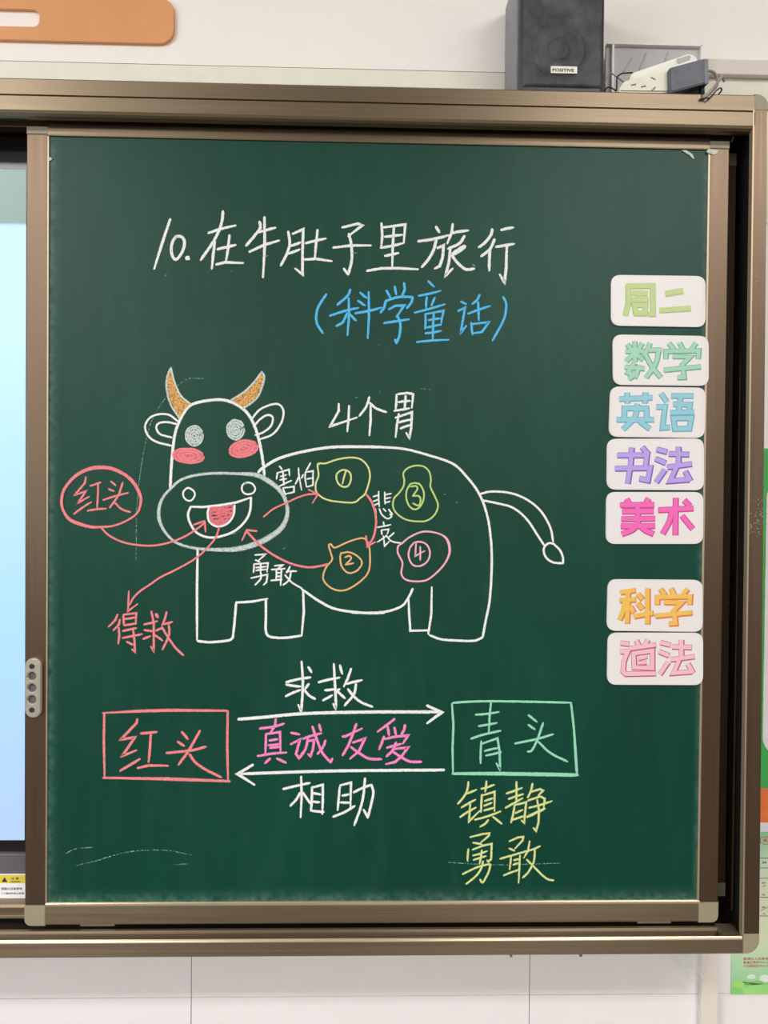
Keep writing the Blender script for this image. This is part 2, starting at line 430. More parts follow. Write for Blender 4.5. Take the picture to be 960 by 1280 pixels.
# side stile
V = []
def stile_slab(name, xa0, xa1, xb0, xb1, z0, z1, y0, y1, mat):
    """x limits at the bottom (a) and the top (b)"""
    V = [(xa0, y0, z0), (xa1, y0, z0), (xb1, y0, z1), (xb0, y0, z1), (xa0, y1, z0), (xa1, y1, z0), (xb1, y1, z1), (xb0, y1, z1)]
    bm = bmesh.new(); vs = [bm.verts.new(v) for v in V]
    for f in ((0, 1, 2, 3), (4, 5, 6, 7), (0, 1, 5, 4), (1, 2, 6, 5), (2, 3, 7, 6), (3, 0, 4, 7)): bm.faces.new([vs[i] for i in f])
    return bm_obj(name, bm, mat, cab)
stile_slab('side_stile', 1.0810, 1.1045, 1.0775, 1.0968, -.0020, 1.2275, FY, FY+.012, BRZ)
stile_slab('stile_edge', 1.0785, 1.0810, 1.0752, 1.0775, -.0020, 1.2275, FY-.0004, -.02, LIPZ)
stile_slab('side_wall', 1.1005, 1.1045, 1.0928, 1.0968, -.0200, 1.2400, FY+.0125, WY, BRZ)
stile_slab('inner_side', 1.0985, 1.1005, 1.0908, 1.0928, -.0192, 1.2150, FY+.012, WY, DARK)
poly_slab('corner_cap', rrect(1.0800, -.0322, 1.1048, -.0018, .020, 8, (0, 1, 0, 0)), FY-.0006, FY+.012, CAP, cab, .0008, label='olive grey corner cap')
box_obj('tray_end', (1.079, FY+.0125, -.0318), (1.0985, WY, -.019), BRD, cab)
box_obj('rail_end', (1.079, FY+.0125, 1.214), (1.0900, WY, 1.2500), BRX, cab)
poly_slab('corner_cap', rrect(1.0775, 1.2270, 1.0985, 1.2512, .018, 8, (0, 0, 1, 0)), FY-.0006, FY+.012, CAP, cab, .0008, label='olive grey corner cap')
box_obj('back_panel', (XL, .108, -.02), (1.098, .118, 1.215), DARK, cab)
# vertical guide tracks on the inner side
def vbar(name, pt, pb, Y, wpx, depth, mat, parent, z0=.0, z1=1.19, label=None):
    a = at(*pt, Y); b = at(*pb, Y); x = (a.x+b.x)/2
    return box_obj(name, (x, Y, z0), (x+wpx*.00125, Y+depth, z1), mat, parent, .0005, label)
vbar('guide_track', (925, 300), (919, 1000), .035, 2.5, .02, BRD, cab, .0, 1.2)
vbar('guide_track', (936, 300), (928, 1000), .05, 1.5, .03, DARK, cab, .0, 1.2)
# inner horizontal tracks, seen left of the sliding board and at the right end
z_a, z_b = at(10, 1129, .03).z, at(10, 1141, .03).z
prof_x('lower_track', [(.034, z_a), (.030, z_a-.002), (.0285, z_a-.006), (.030, z_b), (.0300, z_b-.004), (.0285, z_b-.005), (.0285, z_b-.008), (.034, z_b-.008), (.05, z_b-.006), (.05, z_a)], XL, 1.070, BRX, cab)
prof_x('upper_track', [(.03, 1.2140), (.03, 1.2085), (.032, 1.2075), (.05, 1.2075), (.05, 1.2140)], XL, 1.075, BRD, cab)
prof_x('tray_end_stop', [(-.021, -.0095), (-.0215, -.0055), (.004, -.0045), (.004, -.012), (-.021, -.014)], 1.052, 1.078, STEEL, cab, label='tarnished end stop in the chalk tray')
# bracket below
bA, bB = at(637, 1193, -.02), at(727, 1191, -.02)
bm = bmesh.new(); box(bm, (bA.x, -.024, -.0352), (bB.x, -.006, -.0318), .0003)
box(bm, (bA.x, -.024, -.0388), (bA.x+.0035, -.006, -.0352)); box(bm, (bB.x-.004, -.024, -.0388), (bB.x, -.006, -.0352))
bm_obj('mounting_bracket', bm, STEEL, cab)

# ================================================================== REAR SLIDING BOARD
rear = thing('sliding_chalkboard', 'rear green sliding chalkboard, only its right brown stile showing behind the front board', 'chalkboard', (.57, .055, .016))
rx1 = (at(919, 350, .045).x+at(908, 1050, .045).x)/2-.001
z0r, z1r = .018, 1.196
box_obj('writing_surface', (.08, .05, z0r+.02), (rx1-.02, .054, z1r-.02), BOARD, rear)
box_obj('frame_stile', (rx1-.028, .044, z0r+.022), (rx1, .064, z1r-.02), BRZ, rear, .0012)
box_obj('frame_stile', (.06, .044, z0r+.022), (.088, .064, z1r-.02), BRZ, rear, .0012)
box_obj('frame_rail', (.088, .044, z0r), (rx1-.028, .064, z0r+.022), BRX, rear, .0012)
box_obj('frame_rail', (.088, .044, z1r-.02), (rx1-.028, .064, z1r), BRX, rear, .0012)
for xa in (.06, rx1-.028):
    box_obj('corner_block', (xa, .043, z0r), (xa+.028, .065, z0r+.022), CAP, rear, .0012, 'olive grey corner block')
    box_obj('corner_block', (xa, .043, z1r-.02), (xa+.028, .065, z1r), CAP, rear, .0012, 'olive grey corner block')

# ================================================================== FRONT SLIDING BOARD
W, H = 1.0546, 1.2
SY = .003
brd = thing('sliding_chalkboard', 'large green sliding chalkboard in front, covered with chalk writing and a chalk cow', 'chalkboard', (W/2, .012, 0))
IX0, IX1, IZ0, IZ1 = .0325, 1.0225, .0345, 1.1795
box_obj('writing_surface', (IX0-.004, SY, IZ0-.004), (IX1+.004, .018, IZ1+.004), BOARD, brd, label='dark green matt writing surface')
box_obj('frame_stile', (0, 0, .031), (.0305, .022, 1.1835), BRZ, brd, .0012)
box_obj('frame_stile', (1.0250, 0, .031), (W, .022, 1.1835), BRZ, brd, .0012)
box_obj('frame_lip', (.0295, .0004, .031), (IX0, .006, 1.181), LIPZ, brd, .0006, 'thin pale inner edge')
box_obj('frame_lip', (IX1, .0004, .031), (1.0262, .006, 1.181), LIPZ, brd, .0006, 'thin pale inner edge')
prof_x('frame_rail', [(.022, 1.2), (.004, 1.2), (.003, 1.1945), (0, 1.1935), (-.0004, 1.1915), (0, 1.1830), (.0005, 1.1815), (.006, 1.1812), (.022, 1.1812)], .0305, 1.0250, BRX, brd)
prof_x('frame_rail', [(.022, .0005), (.001, .0005), (0, .0018), (0, .0290), (.022, .0290)], .0305, 1.0250, BRX, brd)
prof_x('frame_lip', [(.006, .0290), (-.0006, .0292), (-.0006, .0322), (.001, .0338), (.006, .0342)], .0305, 1.0262, LIP, brd, 'chalky pale lower edge')
poly_slab('corner_block', rrect(-.0006, -.0006, .0305, .0305, .010, 6, (1, 0, 0, 0)), -.001, .023, CAP, brd, .0008, label='olive grey corner block')
poly_slab('corner_block', rrect(1.0245, -.0006, W+.0006, .0305, .010, 6, (0, 1, 0, 0)), -.001, .023, CAP, brd, .0008, label='olive grey corner block')
poly_slab('corner_block', rrect(-.0002, 1.1835, .0307, 1.1945, .003, 4, (0, 0, 0, 0)), -.0004, .023, CAP, brd, .0005, label='olive grey corner block')
poly_slab('corner_block', rrect(1.0248, 1.1835, W+.0002, 1.1945, .003, 4, (0, 0, 0, 0)), -.0004, .023, CAP, brd, .0005, label='olive grey corner block')
for xa, xb in ((at(100, 1156, 0).x, at(143, 1156, 0).x), (at(797, 1151, 0).x, at(839, 1151, 0).x)):
    box_obj('slide_shoe', (xa, .001, -.0025), (xb, .016, .0005), STEEL, brd, .0004)
# finger-pull handle on the left stile
hc0, hc1 = at(31, 897, -.006), at(51.5, 823, -.006)
hx0, hx1 = hc0.x, hc1.x; hz0, hz1 = hc0.z, hc1.z; hr = (hx1-hx0)/2-.0005
hcx = (hx0+hx1)/2-.001
holes = [circle(hcx-.0005, at(40, yy, -.006).z, .0062, 18) for yy in (845.3, 860, 874.5)]
hd = poly_slab('pull_handle', rrect(hx0, hz0, hx1, hz1, hr, 10), -.0065, .0, SILV, brd, .0016, holes, 'satin silver capsule handle with three round holes')
for yy in (845.3, 860, 874.5):
    box_obj('finger_recess', (hcx-.0085, -.0015, at(40, yy, 0).z-.0072), (hcx+.0085, -.0003, at(40, yy, 0).z+.0072), plain('recess_grey', (92, 88, 92), .5), hd)
for yy in (833, 887.5):
    zc = at(40, yy, -.007).z
    s = poly_slab('screw', circle(hcx-.0005, zc, .0040, 14), -.0078, -.006, SCREW, hd, .0006)
    bm = bmesh.new(); box(bm, (hcx-.003, -.0081, zc-.0006), (hcx+.002, -.0077, zc+.0006)); box(bm, (hcx-.0011, -.0081, zc-.0025), (hcx+.0001, -.0077, zc+.0025))
    bm_obj('screw_slot', bm, INK, hd)

# ================================================================== CHALK WORK
CY = SY-.0003
def word(chars, org, sc, w, key, label=None, **kw):
    for c in chars:
        Strokes(CY).draw(c, org, sc, w, **kw).obj('chalk_character', [CH[key]], brd, label)
A, B, C3 = (180, 250), (350, 250), (500, 250)
s5 = 16/3
word(['175,128 120,290 68,458', '~215,240 188,285 183,350 205,395 235,378 265,320 268,270 245,243 212,243', '286,384*1.7 296,392*1.7',
      '430,220 520,190 610,170 / ~527,75 515,160 470,265 378,400 / 472,275 462,360 452,458 / 490,328 610,300 / 570,235 560,330 548,400 / 482,430 540,415 660,420',
      '~770,145 775,185 740,235 680,305 / 765,215 875,185 / 703,345 800,300 900,270 / 803,115 805,300 793,515'], A, s5, 3.7, 'w', 'white chalk, title line')
word(['~55,210 65,290 45,360 5,437 / 85,225 155,195 150,350 150,495 102,457 / 75,305 135,283 / 55,358 130,330 / 172,288 305,257 / 250,200 240,300 232,385 / 162,397 240,392 345,408',
      '415,183 520,158 548,170 455,240 / ~460,225 475,300 478,400 455,497 / 455,497 425,457 / 355,317 480,303 605,303',
      '677,155 682,240 675,315 / 685,183 835,163 825,285 / 700,245 815,232 / 672,318 820,288 / 760,170 752,300 748,440 / 700,372 790,353 / 580,472 680,455 800,455 920,462'], B, s5, 3.5, 'w', 'white chalk, title line')
word(['240,178 262,215 / 122,275 325,235 / ~242,265 225,330 190,395 145,447 / 250,320 290,303 285,380 265,440 232,457 / 352,160 345,215 315,290 / 350,220 455,203 / ~430,240 395,290 320,325 / 335,325 325,420 303,505 350,458 / 430,310*1.7 350,362*1.7 / ~345,370 390,425 440,462 495,458',
      '~615,195 605,235 565,285 525,315 / ~630,262 605,320 575,350 540,375 / 600,330 595,470 / 675,200 755,183 / 640,312 760,293 / 712,300 708,450 697,550 665,497'], C3, s5, 3.7, 'w', 'white chalk, title line')
D, E5 = (380, 340), (500, 340)
word(['~178,178 110,290 100,400 150,490',
      '~372,140 345,195 265,263 / 207,350 435,287 / 357,210 360,350 348,505 / ~345,330 310,400 258,432 / 370,340 417,390 / 450,165 500,207 / 432,230 488,268 / 410,330 620,285 / 517,160 520,350 510,530',
      '660,148 690,205 / 727,115 737,180 / ~800,88 805,140 785,190 / ~650,245 665,228 760,200 870,200 / ~870,205 855,250 822,290 / ~652,240 640,285 612,325 / 680,298 730,270 800,268 740,360 / ~745,345 770,410 765,500 740,570 / 740,570 728,540 / 640,408 840,378'], D, 6.4, 3.2, 'b', 'sky blue chalk')
word(['225,72 272,118 / 150,190 325,150 / 215,200 208,285 / 278,205 250,270 / 118,325 360,258 / 203,335 205,400 200,455 / 210,335 348,310 325,425 / 230,385 325,372 / 205,445 325,420 / 270,330 262,540 / 203,490 330,470 / 135,560 250,548 390,542',
      '487,235 530,257 / 465,312 520,285 485,490 530,430 / ~638,182 615,225 577,255 / 545,333 720,272 / 625,240 630,385 / 570,405 580,500 / 572,418 712,400 655,480 580,490',
      '~825,200 850,260 830,380 740,548'], E5, 6.4, 3.0, 'b', 'sky blue chalk')
word(['150,158 150,215 80,340 295,268 / 233,175 228,280 218,380',
      '~395,105 370,180 315,255 / ~397,150 450,195 530,225 / 405,170 405,290 395,410',
      '612,85 610,150 605,215 / 625,80 700,72 745,80 735,190 / 630,145 720,135 / 595,215 715,195 / 685,95 675,200 / 630,240 615,330 605,425 / 605,270 735,225 730,350 715,430 690,390 / 620,310 725,285 / 645,355 725,328'], (400, 480), 6.4, 3.1, 'w', 'white chalk')
# --- cow
G, K, HH = (170, 450), (220, 540), (440, 540)
sk, sh = 960/260, 960/280
cow = Strokes(CY)
cow.draw('~205,770 215,600 235,440 280,330 340,265 480,238 570,252 650,300 700,370 735,470 760,600 770,690', G, 4.8, 3.6)
cow.draw('~380,185 405,163 480,120 600,88 720,70 850,68 960,70', K, sk, 3.6)
cow.draw('~0,63 120,65 220,72 320,97 430,135 490,190 545,265 580,360 597,480 598,600 590,720 575,800 560,880', HH, sh, 3.0)
cow.draw('~560,880 520,895 440,893 380,888 332,870 / 327,865 340,780 342,665 / 327,850 250,852 245,780 242,710 / ~260,672 242,710 210,748 130,772 0,775', HH, sh, 3.0)
cow.draw('~960,835 870,835 740,818 660,780 580,725 / 100,540 97,700 97,850 97,960 / ~100,965 160,970 240,962 262,950 / ~262,950 270,880 278,785 / 278,787 350,783 422,770 / ~415,775 415,850 415,920 435,945 500,950 580,940 / 587,730 590,830 580,940', K, sk, 3.2)
cowo = cow.obj('cow_drawing', [CH['w']], brd, 'white chalk outline of a standing cow')
Strokes(CY-.0002).draw('~205,775 260,725*1 340,695 460,680 600,682 720,690*1.6 800,730*1.9 870,790*1.5 905,870*1.3 905,940*1.5 870,1010*1.9 790,1070*2 700,1110*2 600,1135*1.8 480,1138*1.3 360,1130*1 250,1100 180,1040 140,960*1.3 140,880*1.2 165,820 205,775', G, 4.8, 3.6).obj('muzzle', [CH['s']], cowo, 'soft smudged grey white oval muzzle')
for nt in ('~317,768 345,785 353,810 335,840 310,843 288,825 283,795 300,773 317,768', '~660,735 640,750 635,775 648,798 675,806 705,795 715,770 700,745 675,735 655,740'):
    Strokes(CY-.0004).draw(nt, G, 4.8, 2.3).obj('nostril', [CH['w']], cowo)
Strokes(CY-.0004).draw('328,880 400,882 500,872 600,855 690,825 / ~690,825 685,900 660,960 600,1020 520,1055 440,1065 370,1040 330,990 312,930 328,880', G, 4.8, 3.0).obj('mouth', [CH['w']], cowo)
Strokes(CY-.0005).fill([(445, 885), (435, 930), (450, 970), (490, 995), (545, 975), (580, 925), (588, 872), (510, 878)], G, 4.8, 1).draw('~437,885 430,920 440,970 490,1000 550,980 585,930 592,870', G, 4.8, 2.6).draw('450,895 575,880 460,915 575,905 455,935 560,930 465,955 540,955 480,980', G, 4.8, 2.4, 1, taper=False).obj('tongue', [CH['w'], CH['fr']], cowo, 'red tongue edged in white')
def horn(pts, a, b):
    Strokes(CY-.0002).fill(pts, G, 4.8, 1, False).draw(a+' / '+b, G, 4.8, 2.6).obj('horn', [CH['s'], CH['fo']], cowo, 'curved horn filled with orange')
horn([(262, 350), (235, 310), (205, 240), (185, 160), (190, 90), (210, 50), (230, 130), (270, 215), (325, 265), (285, 305)], '~260,350 205,260 182,160 190,90 210,45', '~210,45 230,130 270,215 330,265')
horn([(575, 240), (650, 190), (710, 130), (755, 72), (770, 100), (740, 200), (700, 250), (650, 290), (610, 265)], '~570,240 650,190 710,130 755,70', '~755,70 770,110 740,205 700,252 640,292')
Strokes(CY-.0002).draw('~248,365 200,330 140,325 85,345 55,395 70,450 120,490 215,515 / ~245,385 190,373 140,378 122,405 145,445 215,465', G, 4.8, 2.6).obj('ear', [CH['w']], cowo)
Strokes(CY-.0002).draw('~690,360 740,300 810,268 860,268 885,310 870,380 820,445 745,475 / ~705,400 745,355 790,330 820,345 810,395 760,435 715,450', G, 4.8, 2.6).obj('ear', [CH['w']], cowo)
def blob(cx, cy, rx, ry, rot=0, n=18):
    c, s_ = math.cos(rot), math.sin(rot)
    return [(cx+rx*math.cos(a)*c-ry*math.sin(a)*s_, cy+rx*math.cos(a)*s_+ry*math.sin(a)*c) for a in [2*math.pi*i/n for i in range(n)]]
def rings(cx, cy, rx, ry, rot, ks):
    out = ''
    for k in ks:
        p = blob(cx, cy, rx*k, ry*k, rot, 14); p.append(p[0])
        out += '/ ~'+' '.join('%.1f,%.1f' % (x+random.uniform(-2, 2), y+random.uniform(-2, 2)) for x, y in p[:-1])+' '
    return out
for cx, cy, rx, ry in ((350, 455, 55, 62), (597, 418, 55, 62)):
    Strokes(CY-.0002).fill(blob(cx, cy, rx, ry), G, 4.8, 1).draw(rings(cx, cy, rx, ry, 0, (.95, .7, .45, .2)), G, 4.8, 2.2).obj('eye', [CH['s'], CH['fw']], cowo, 'round eye scribbled grey white')
for cx, cy, rx, ry, ro in ((315, 575, 94, 44, .09), (645, 533, 88, 50, -.22)):
    Strokes(CY-.0002).fill(blob(cx, cy, rx, ry, ro), G, 4.8, 1).draw(rings(cx, cy, rx, ry, ro, (.97, .68, .35)), G, 4.8, 2.6).obj('cheek', [CH['r'], CH['fr']], cowo, 'rosy red cheek patch')
Strokes(CY-.0002).draw('~550,265 600,255 680,262 750,290 810,340 850,410 862,470 / ~560,293 620,305 690,325 750,375 800,450 825,487 / ~862,478 840,478 822,500 830,535 860,558 905,563 / ~862,478 890,505 903,535 905,563', HH, sh, 2.8).obj('tail', [CH['w']], cowo)
# --- stomachs
def stomach(key, *args, label=None):
    s = Strokes(CY-.0006)
    for t, o, sc, ww in args: s.draw(t, o, sc, ww)
    s.obj('stomach', [CH[key]], cowo, label)
stomach('y', ('655,148 662,150 / ~655,148 690,145 740,128 800,118 850,125 885,160 895,210 875,280 850,305 820,325 750,322 690,310 650,280 645,240 658,200 655,148 / ~742,195 770,175 800,185 808,215 795,248 768,252 745,230 742,195 / 785,178 768,240', K, sk, 2.2), label='yellow stomach outline numbered 1')
stomach('o', ('~705,525 715,518 725,530 740,532 800,505 860,490 885,510 895,560 890,640 850,690 780,730 720,722 680,680 690,630 720,590 715,560 705,525 / ~760,560 800,555 840,575 858,605 835,640 795,650 765,620 758,580 762,556 / ~780,578 800,572 808,585 782,612 / 782,612 820,605', K, sk, 2.2), label='orange stomach outline numbered 2')
stomach('v', ('~385,130 420,90 480,72 540,80 580,120 592,180 588,230 620,300 645,370 620,440 560,485 480,490 400,475 335,430 308,380 315,320 350,280 385,230 392,180 385,130 / ~440,210 470,203 510,215 538,270 535,330 510,380 470,400 430,375 408,320 410,260 440,205 / ~440,230 480,225 490,250 455,300 / ~455,300 500,300 515,330 500,370 455,355', (440, 570), 6, 2.2), label='lime green stomach outline numbered 3')
stomach('l', ('~375,655 430,610 520,570 600,570 680,595 720,640*1.5 732,720*1.4 700,800 640,870 560,930 470,940 400,925 370,880 378,800 345,730 345,680 375,655 / ~465,650 510,643 560,665 585,725 565,790 510,825 455,815 425,755 435,690 470,645 / 480,655 475,750 545,712 / 512,680 512,780', (440, 570), 6, 2.3), label='pale pink stomach outline numbered 4')
# --- red labels and arrows
C2 = (60, 570); s2 = 960/130
red = Strokes(CY-.0008)
red.draw('~490,105*1.5 380,120*1.5 260,180*1.3 160,290*1.1 125,400*1.1 140,500 200,585*1.3 300,630*1.4 400,655*1.2 490,655*.9 600,645*.8 720,600*.8 820,530*.8 855,440*1 850,360*1.3 800,260*1.4 720,180*1.3 600,120*1.4 490,105*1.5', C2, s2, 3.2)
red.draw('~126,659 136,669 152,677 170,681 191,682 212,678 232,670 249,659 256,653 / 242,656 256,651 / 256,651 257,665', (0, 0), 1, 2.5)
red.obj('chalk_arrow', [CH['r']], brd, 'red chalk ring with arrow into the mouth')
Strokes(CY-.0008).draw('~274,659 270,671 259,685 243,699 222,711 200,722 187,731 175,739 167,747 162,756 / 161,739 160.5,752 160,764 172,755', (0, 0), 1, 2.5).obj('chalk_arrow', [CH['r']], brd, 'red chalk arrow from the tongue down left')
Strokes(CY-.0008).draw('~329.5,646 342,636 357,629 372,622 385,618 397,617.5 / 385.5,612 397.5,617.5 390.5,629', (0, 0), 1, 2.3).obj('chalk_arrow', [CH['r']], brd, 'thin red chalk arrow into the yellow stomach')
Strokes(CY-.0008).draw('~410,705 402.5,707 390,709 377,708 360,703 340,692.5 324,680.5 308.7,664.5 / 321,664 308.7,662.5 302.5,675.5', (0, 0), 1, 2.8).obj('chalk_arrow', [CH['r']], brd, 'red chalk arrow from the orange stomach back to the muzzle')
Strokes(CY-.0008).draw('~105,285 145,340 175,430 180,520 160,610 125,665 / 105,600 116,678 175,645', (440, 570), 6, 2.8).obj('chalk_arrow', [CH['r']], brd, 'red chalk arrow from the yellow to the orange stomach')
word(['350,195 340,250 245,360 350,325 275,435 380,375 / 240,535 400,425 / 390,275 485,243 / 462,255 452,485 / 365,505 535,485',
      '580,235 625,272 / 562,305 608,325 / 510,405 740,340 / ~690,245 650,360 570,478 / ~615,430 680,490 760,518'], C2, s2, 2.6, 'r', 'red chalk in the red ring')
word(['185,262 165,310 107,367 / 205,305 195,350 148,397 / 195,375 200,440 190,512 / 235,265 240,355 / 235,262 345,250 340,335 / 250,300 335,285 / 242,355 345,338 / 230,403 345,378 / 228,462 395,430 / 318,390 330,480 333,580 308,560 / 265,495 315,520',
      '413,347 525,318 / 475,235 495,330 495,500 495,577 470,535 / 515,258*1.4 530,285*1.4 / 415,395 490,405 / 405,472 465,447 / 515,400 560,380 / 500,435 570,485 / 605,240 590,300 565,355 / 575,345 655,325 / ~625,345 625,440 570,562 / ~565,370 620,460 680,545 750,612'], (120, 730), 960/140, 2.9, 'r', 'red chalk below the arrow')
word(['155,182 180,215 / 135,245 125,310 / 130,250 250,215 255,275 / 165,285 225,270 / 160,320 225,308 / 150,385 275,325 / 190,235 200,370 / 190,405 215,470 / 190,400 300,385 300,440 215,460',
      '345,200 350,280 375,420 / 315,360 345,290 / 375,300 395,265 / 465,150 420,230 / 415,240 410,300 425,390 / 425,240 490,230 490,370 430,390 / 430,310 485,300'], (330, 560), 8, 2.2, 'w', 'small white chalk')
word(['230,270 335,262 270,320 / 235,320 280,340 / 220,360 215,445 / 220,362 360,350 350,440 / 240,395 340,385 / 240,425 340,415 / 290,355 285,450 / 190,500 355,465 345,540 315,570 / ~290,450 285,510 230,570',
      '425,378 510,370 450,410 / 395,415 530,405 / 445,415 440,515 / 495,415 485,575 / 450,450 490,445 / 450,485 490,480 / 390,525 500,515 / 580,385 545,450 / 545,435 645,432 / ~590,440 570,520 510,570 / ~530,470 600,545 700,605'], (290, 660), 8, 2.3, 'w', 'small white chalk')
word(['200,265 205,380 / 160,305 195,295 / 160,340 200,325 / 165,370 200,355 / 245,270 248,360 / 250,290 295,280 / 250,320 290,312 / 250,350 285,340 / 175,395 180,435 / ~205,395 225,440 265,470 295,455 285,435 / 235,395 255,415 / 275,400 305,440',
      '235,495 240,520 / 180,535 290,515 / 220,555 225,590 / 220,555 275,550 265,585 / 255,600 190,645 / 235,600 245,675 280,640 / 315,575 275,610 / ~255,595 300,640 380,655'], (440, 570), 6, 2.0, 'w', 'small white chalk')
# --- lower diagram
L1 = (120, 870)
Strokes(CY).draw('45,113*.7 300,100*1.1 500,95*1.2 870,98*1.2 / 55,115 52,300 57,540 / 48,545 450,552*1.2 890,568*1.4 / 878,100 875,350 880,560', L1, s5, 3.3).obj('chalk_box', [CH['r']], brd, 'red chalk rectangle')
word(['275,155 270,180 165,290 260,275 175,400 270,362 / 162,498 293,420 / 300,250 405,240 / 365,255 350,440 / 278,480 350,463 480,465',
      '572,240 612,287 / 545,305 588,333 / ~470,380 640,362 733,337 / ~693,232 620,360 550,458 / ~625,390 660,440 730,490 835,542'], L1, s5, 3.4, 'r', 'red chalk inside the red rectangle')
word(['253,48 265,200 260,350 250,475 225,418 / 312,95 338,140 / ~122,225 220,200 330,183 / 122,245 245,262 / 118,345 240,292 / 315,240 285,280 / ~275,290 320,340 370,368',
      '530,68 540,250 548,400 545,450 525,410 / 583,80 602,152 / 400,225 580,185 / 455,293 530,285 / 437,380 515,337 / 580,285 550,300 / 555,300 625,362 / 678,110 650,190 615,262 / 640,238 770,207 / ~720,240 700,330 622,425 / ~652,285 700,345 770,400 860,435'], (340, 820), 960/140, 3.3, 'w', 'white chalk above the upper arrow')
Strokes(CY).draw('~298,899 330,896.5 380,892 460,890 550,890 / 534,882 552,890.5 534,904', (0, 0), 1, 4.0).obj('chalk_arrow', [CH['w']], brd, 'long white chalk arrow pointing right')
Strokes(CY).draw('~555,962.5 480,963 400,964 298,967.5 / 316,956 297,967.5 318,981', (0, 0), 1, 3.8).obj('chalk_arrow', [CH['w']], brd, 'long white chalk arrow pointing left')
word(['278,150 270,220 215,300 / ~118,245 250,228 360,197 / 180,300 178,400 172,490 / 185,300 320,280 325,485 / 215,365 295,352 / 205,412 315,400 / 220,438 315,428 / 97,520 240,495 385,485 / 220,545 170,592 / 290,545 380,588',
      '430,287 515,305 / 428,402 520,355 480,500 510,540 560,490 / 550,348 735,292 / ~600,350 575,450 530,510 / 605,370 660,360 650,450 625,520 600,500 / ~645,225 680,330 740,480 825,585 / 825,585 845,545 / ~775,365 750,430 695,500 / 712,205 730,270'], (310, 880), 8, 3.3, 'p', 'pink chalk between the white arrows')
word(['65,325 90,325 260,245 / ~203,200 165,310 120,420 65,515 / 170,385 290,345 230,470 140,548 / ~150,430 230,490 330,545 455,552',
      '585,150 510,210 415,277 / 515,225 530,315 / 585,235 600,305 / ~690,210 680,260 655,300 / 480,325 430,455 / 490,350 600,325 720,315 670,395 / 510,437 650,400 / ~600,385 570,460 505,525 / 570,450 720,435 650,530 590,580 500,600 / ~575,480 650,530 740,575 855,578'], (420, 880), 8, 3.4, 'p', 'pink chalk between the white arrows')
s7 = 960/130
word(['~30,193 150,165 275,138 / 195,80 200,250 190,455 / ~185,230 150,290 95,350 / 210,225 285,335 / 295,180 285,395 / 295,180 395,155 395,300 390,425 / 305,232 375,245 / 305,310 365,315 / 285,392 405,405',
      '552,175 540,300 532,390 / 557,160 655,135 650,370 / 575,255 635,243 / 560,318 640,320 / ~492,450 600,405 690,350 / ~680,225 760,185 845,155 / ~845,155 862,230 840,340 810,460 / 810,460 772,385 / ~785,95 770,250 740,380 685,528'], (350, 960), s7, 3.2, 'w', 'white chalk under the lower arrow')
L6 = (560, 870); s6 = 960/170
Strokes(CY).draw('~35,48 200,38 450,38 865,47 / 28,55 38,200 32,380 35,550 / ~32,548*1.2 300,548*1.6 600,552*1.7 915,558*1.6 / ~868,47 890,250 910,550*1.3', L6, s6, 2.9).obj('chalk_box', [CH['g']], brd, 'mint green chalk rectangle')
word(['195,132 360,112 / 217,213 345,190 / ~163,302 240,275 372,245 / 303,48 293,150 288,255 / 235,320 230,475 / 245,335 350,298 365,400 367,522 342,475 / 260,388 350,368 / 268,420 375,395',
      '568,135 627,182 / 567,203 613,235 / ~473,335 620,305 743,270 / ~672,190 630,310 590,385 562,392 / ~635,320 720,400 843,463'], L6, s6, 2.9, 'g', 'mint green chalk inside the green rectangle')
word(['~175,50 165,120 130,185 83,240 / 155,152 245,118 / 115,270 235,203 / 103,352 240,270 / 190,240 180,390 270,300 / 285,110 395,75 / 330,45 318,135 / 290,160 282,310 / 300,165 400,135 398,300 / 315,215 385,190 / 310,255 375,230 / 310,295 390,272 / 230,375 450,303 / 345,378 320,410 275,435 / 385,350 460,410',
      '500,150 635,102 / 520,197 645,155 / 493,272 640,190 / 587,50 585,215 / 570,260 540,400 / 570,250 670,225 652,400 630,380 / 580,318 640,290 / 550,378 650,345 / ~725,65 710,130 683,185 / 715,135 790,112 815,125 775,165 / 685,210 790,175 830,195 820,270 / 695,272 890,215 / 680,350*1.3 830,280*1.3 / 765,205 780,300 775,400 755,470 732,445'], (560, 970), 960/140, 2.8, 'y', 'pale yellow chalk')
word(['190,112 300,85 355,80 350,100 280,160 / 215,160 290,175 / 175,215 168,318 / 210,220 300,185 375,170 370,300 345,325 335,310 / 215,270 335,232 / 218,308 325,275 / 290,225 270,340 / ~125,430 240,375 350,345 360,365 340,430 297,500 275,475 / ~300,320 285,380 240,445 155,515',
      '527,148 600,115 645,110 640,140 575,210 / 525,210 570,230 / ~447,298 620,248 720,220 790,190 / 540,275 527,390 / 565,310 610,300 / 560,350 600,335 / 617,270 610,400 605,505 / 478,440 615,390 / 700,148 685,230 650,290 / ~745,220 735,320 690,410 640,460 / ~675,305 740,370 810,440 860,475 905,483'], (560, 1030), 960/140, 2.6, 'y', 'pale yellow chalk')
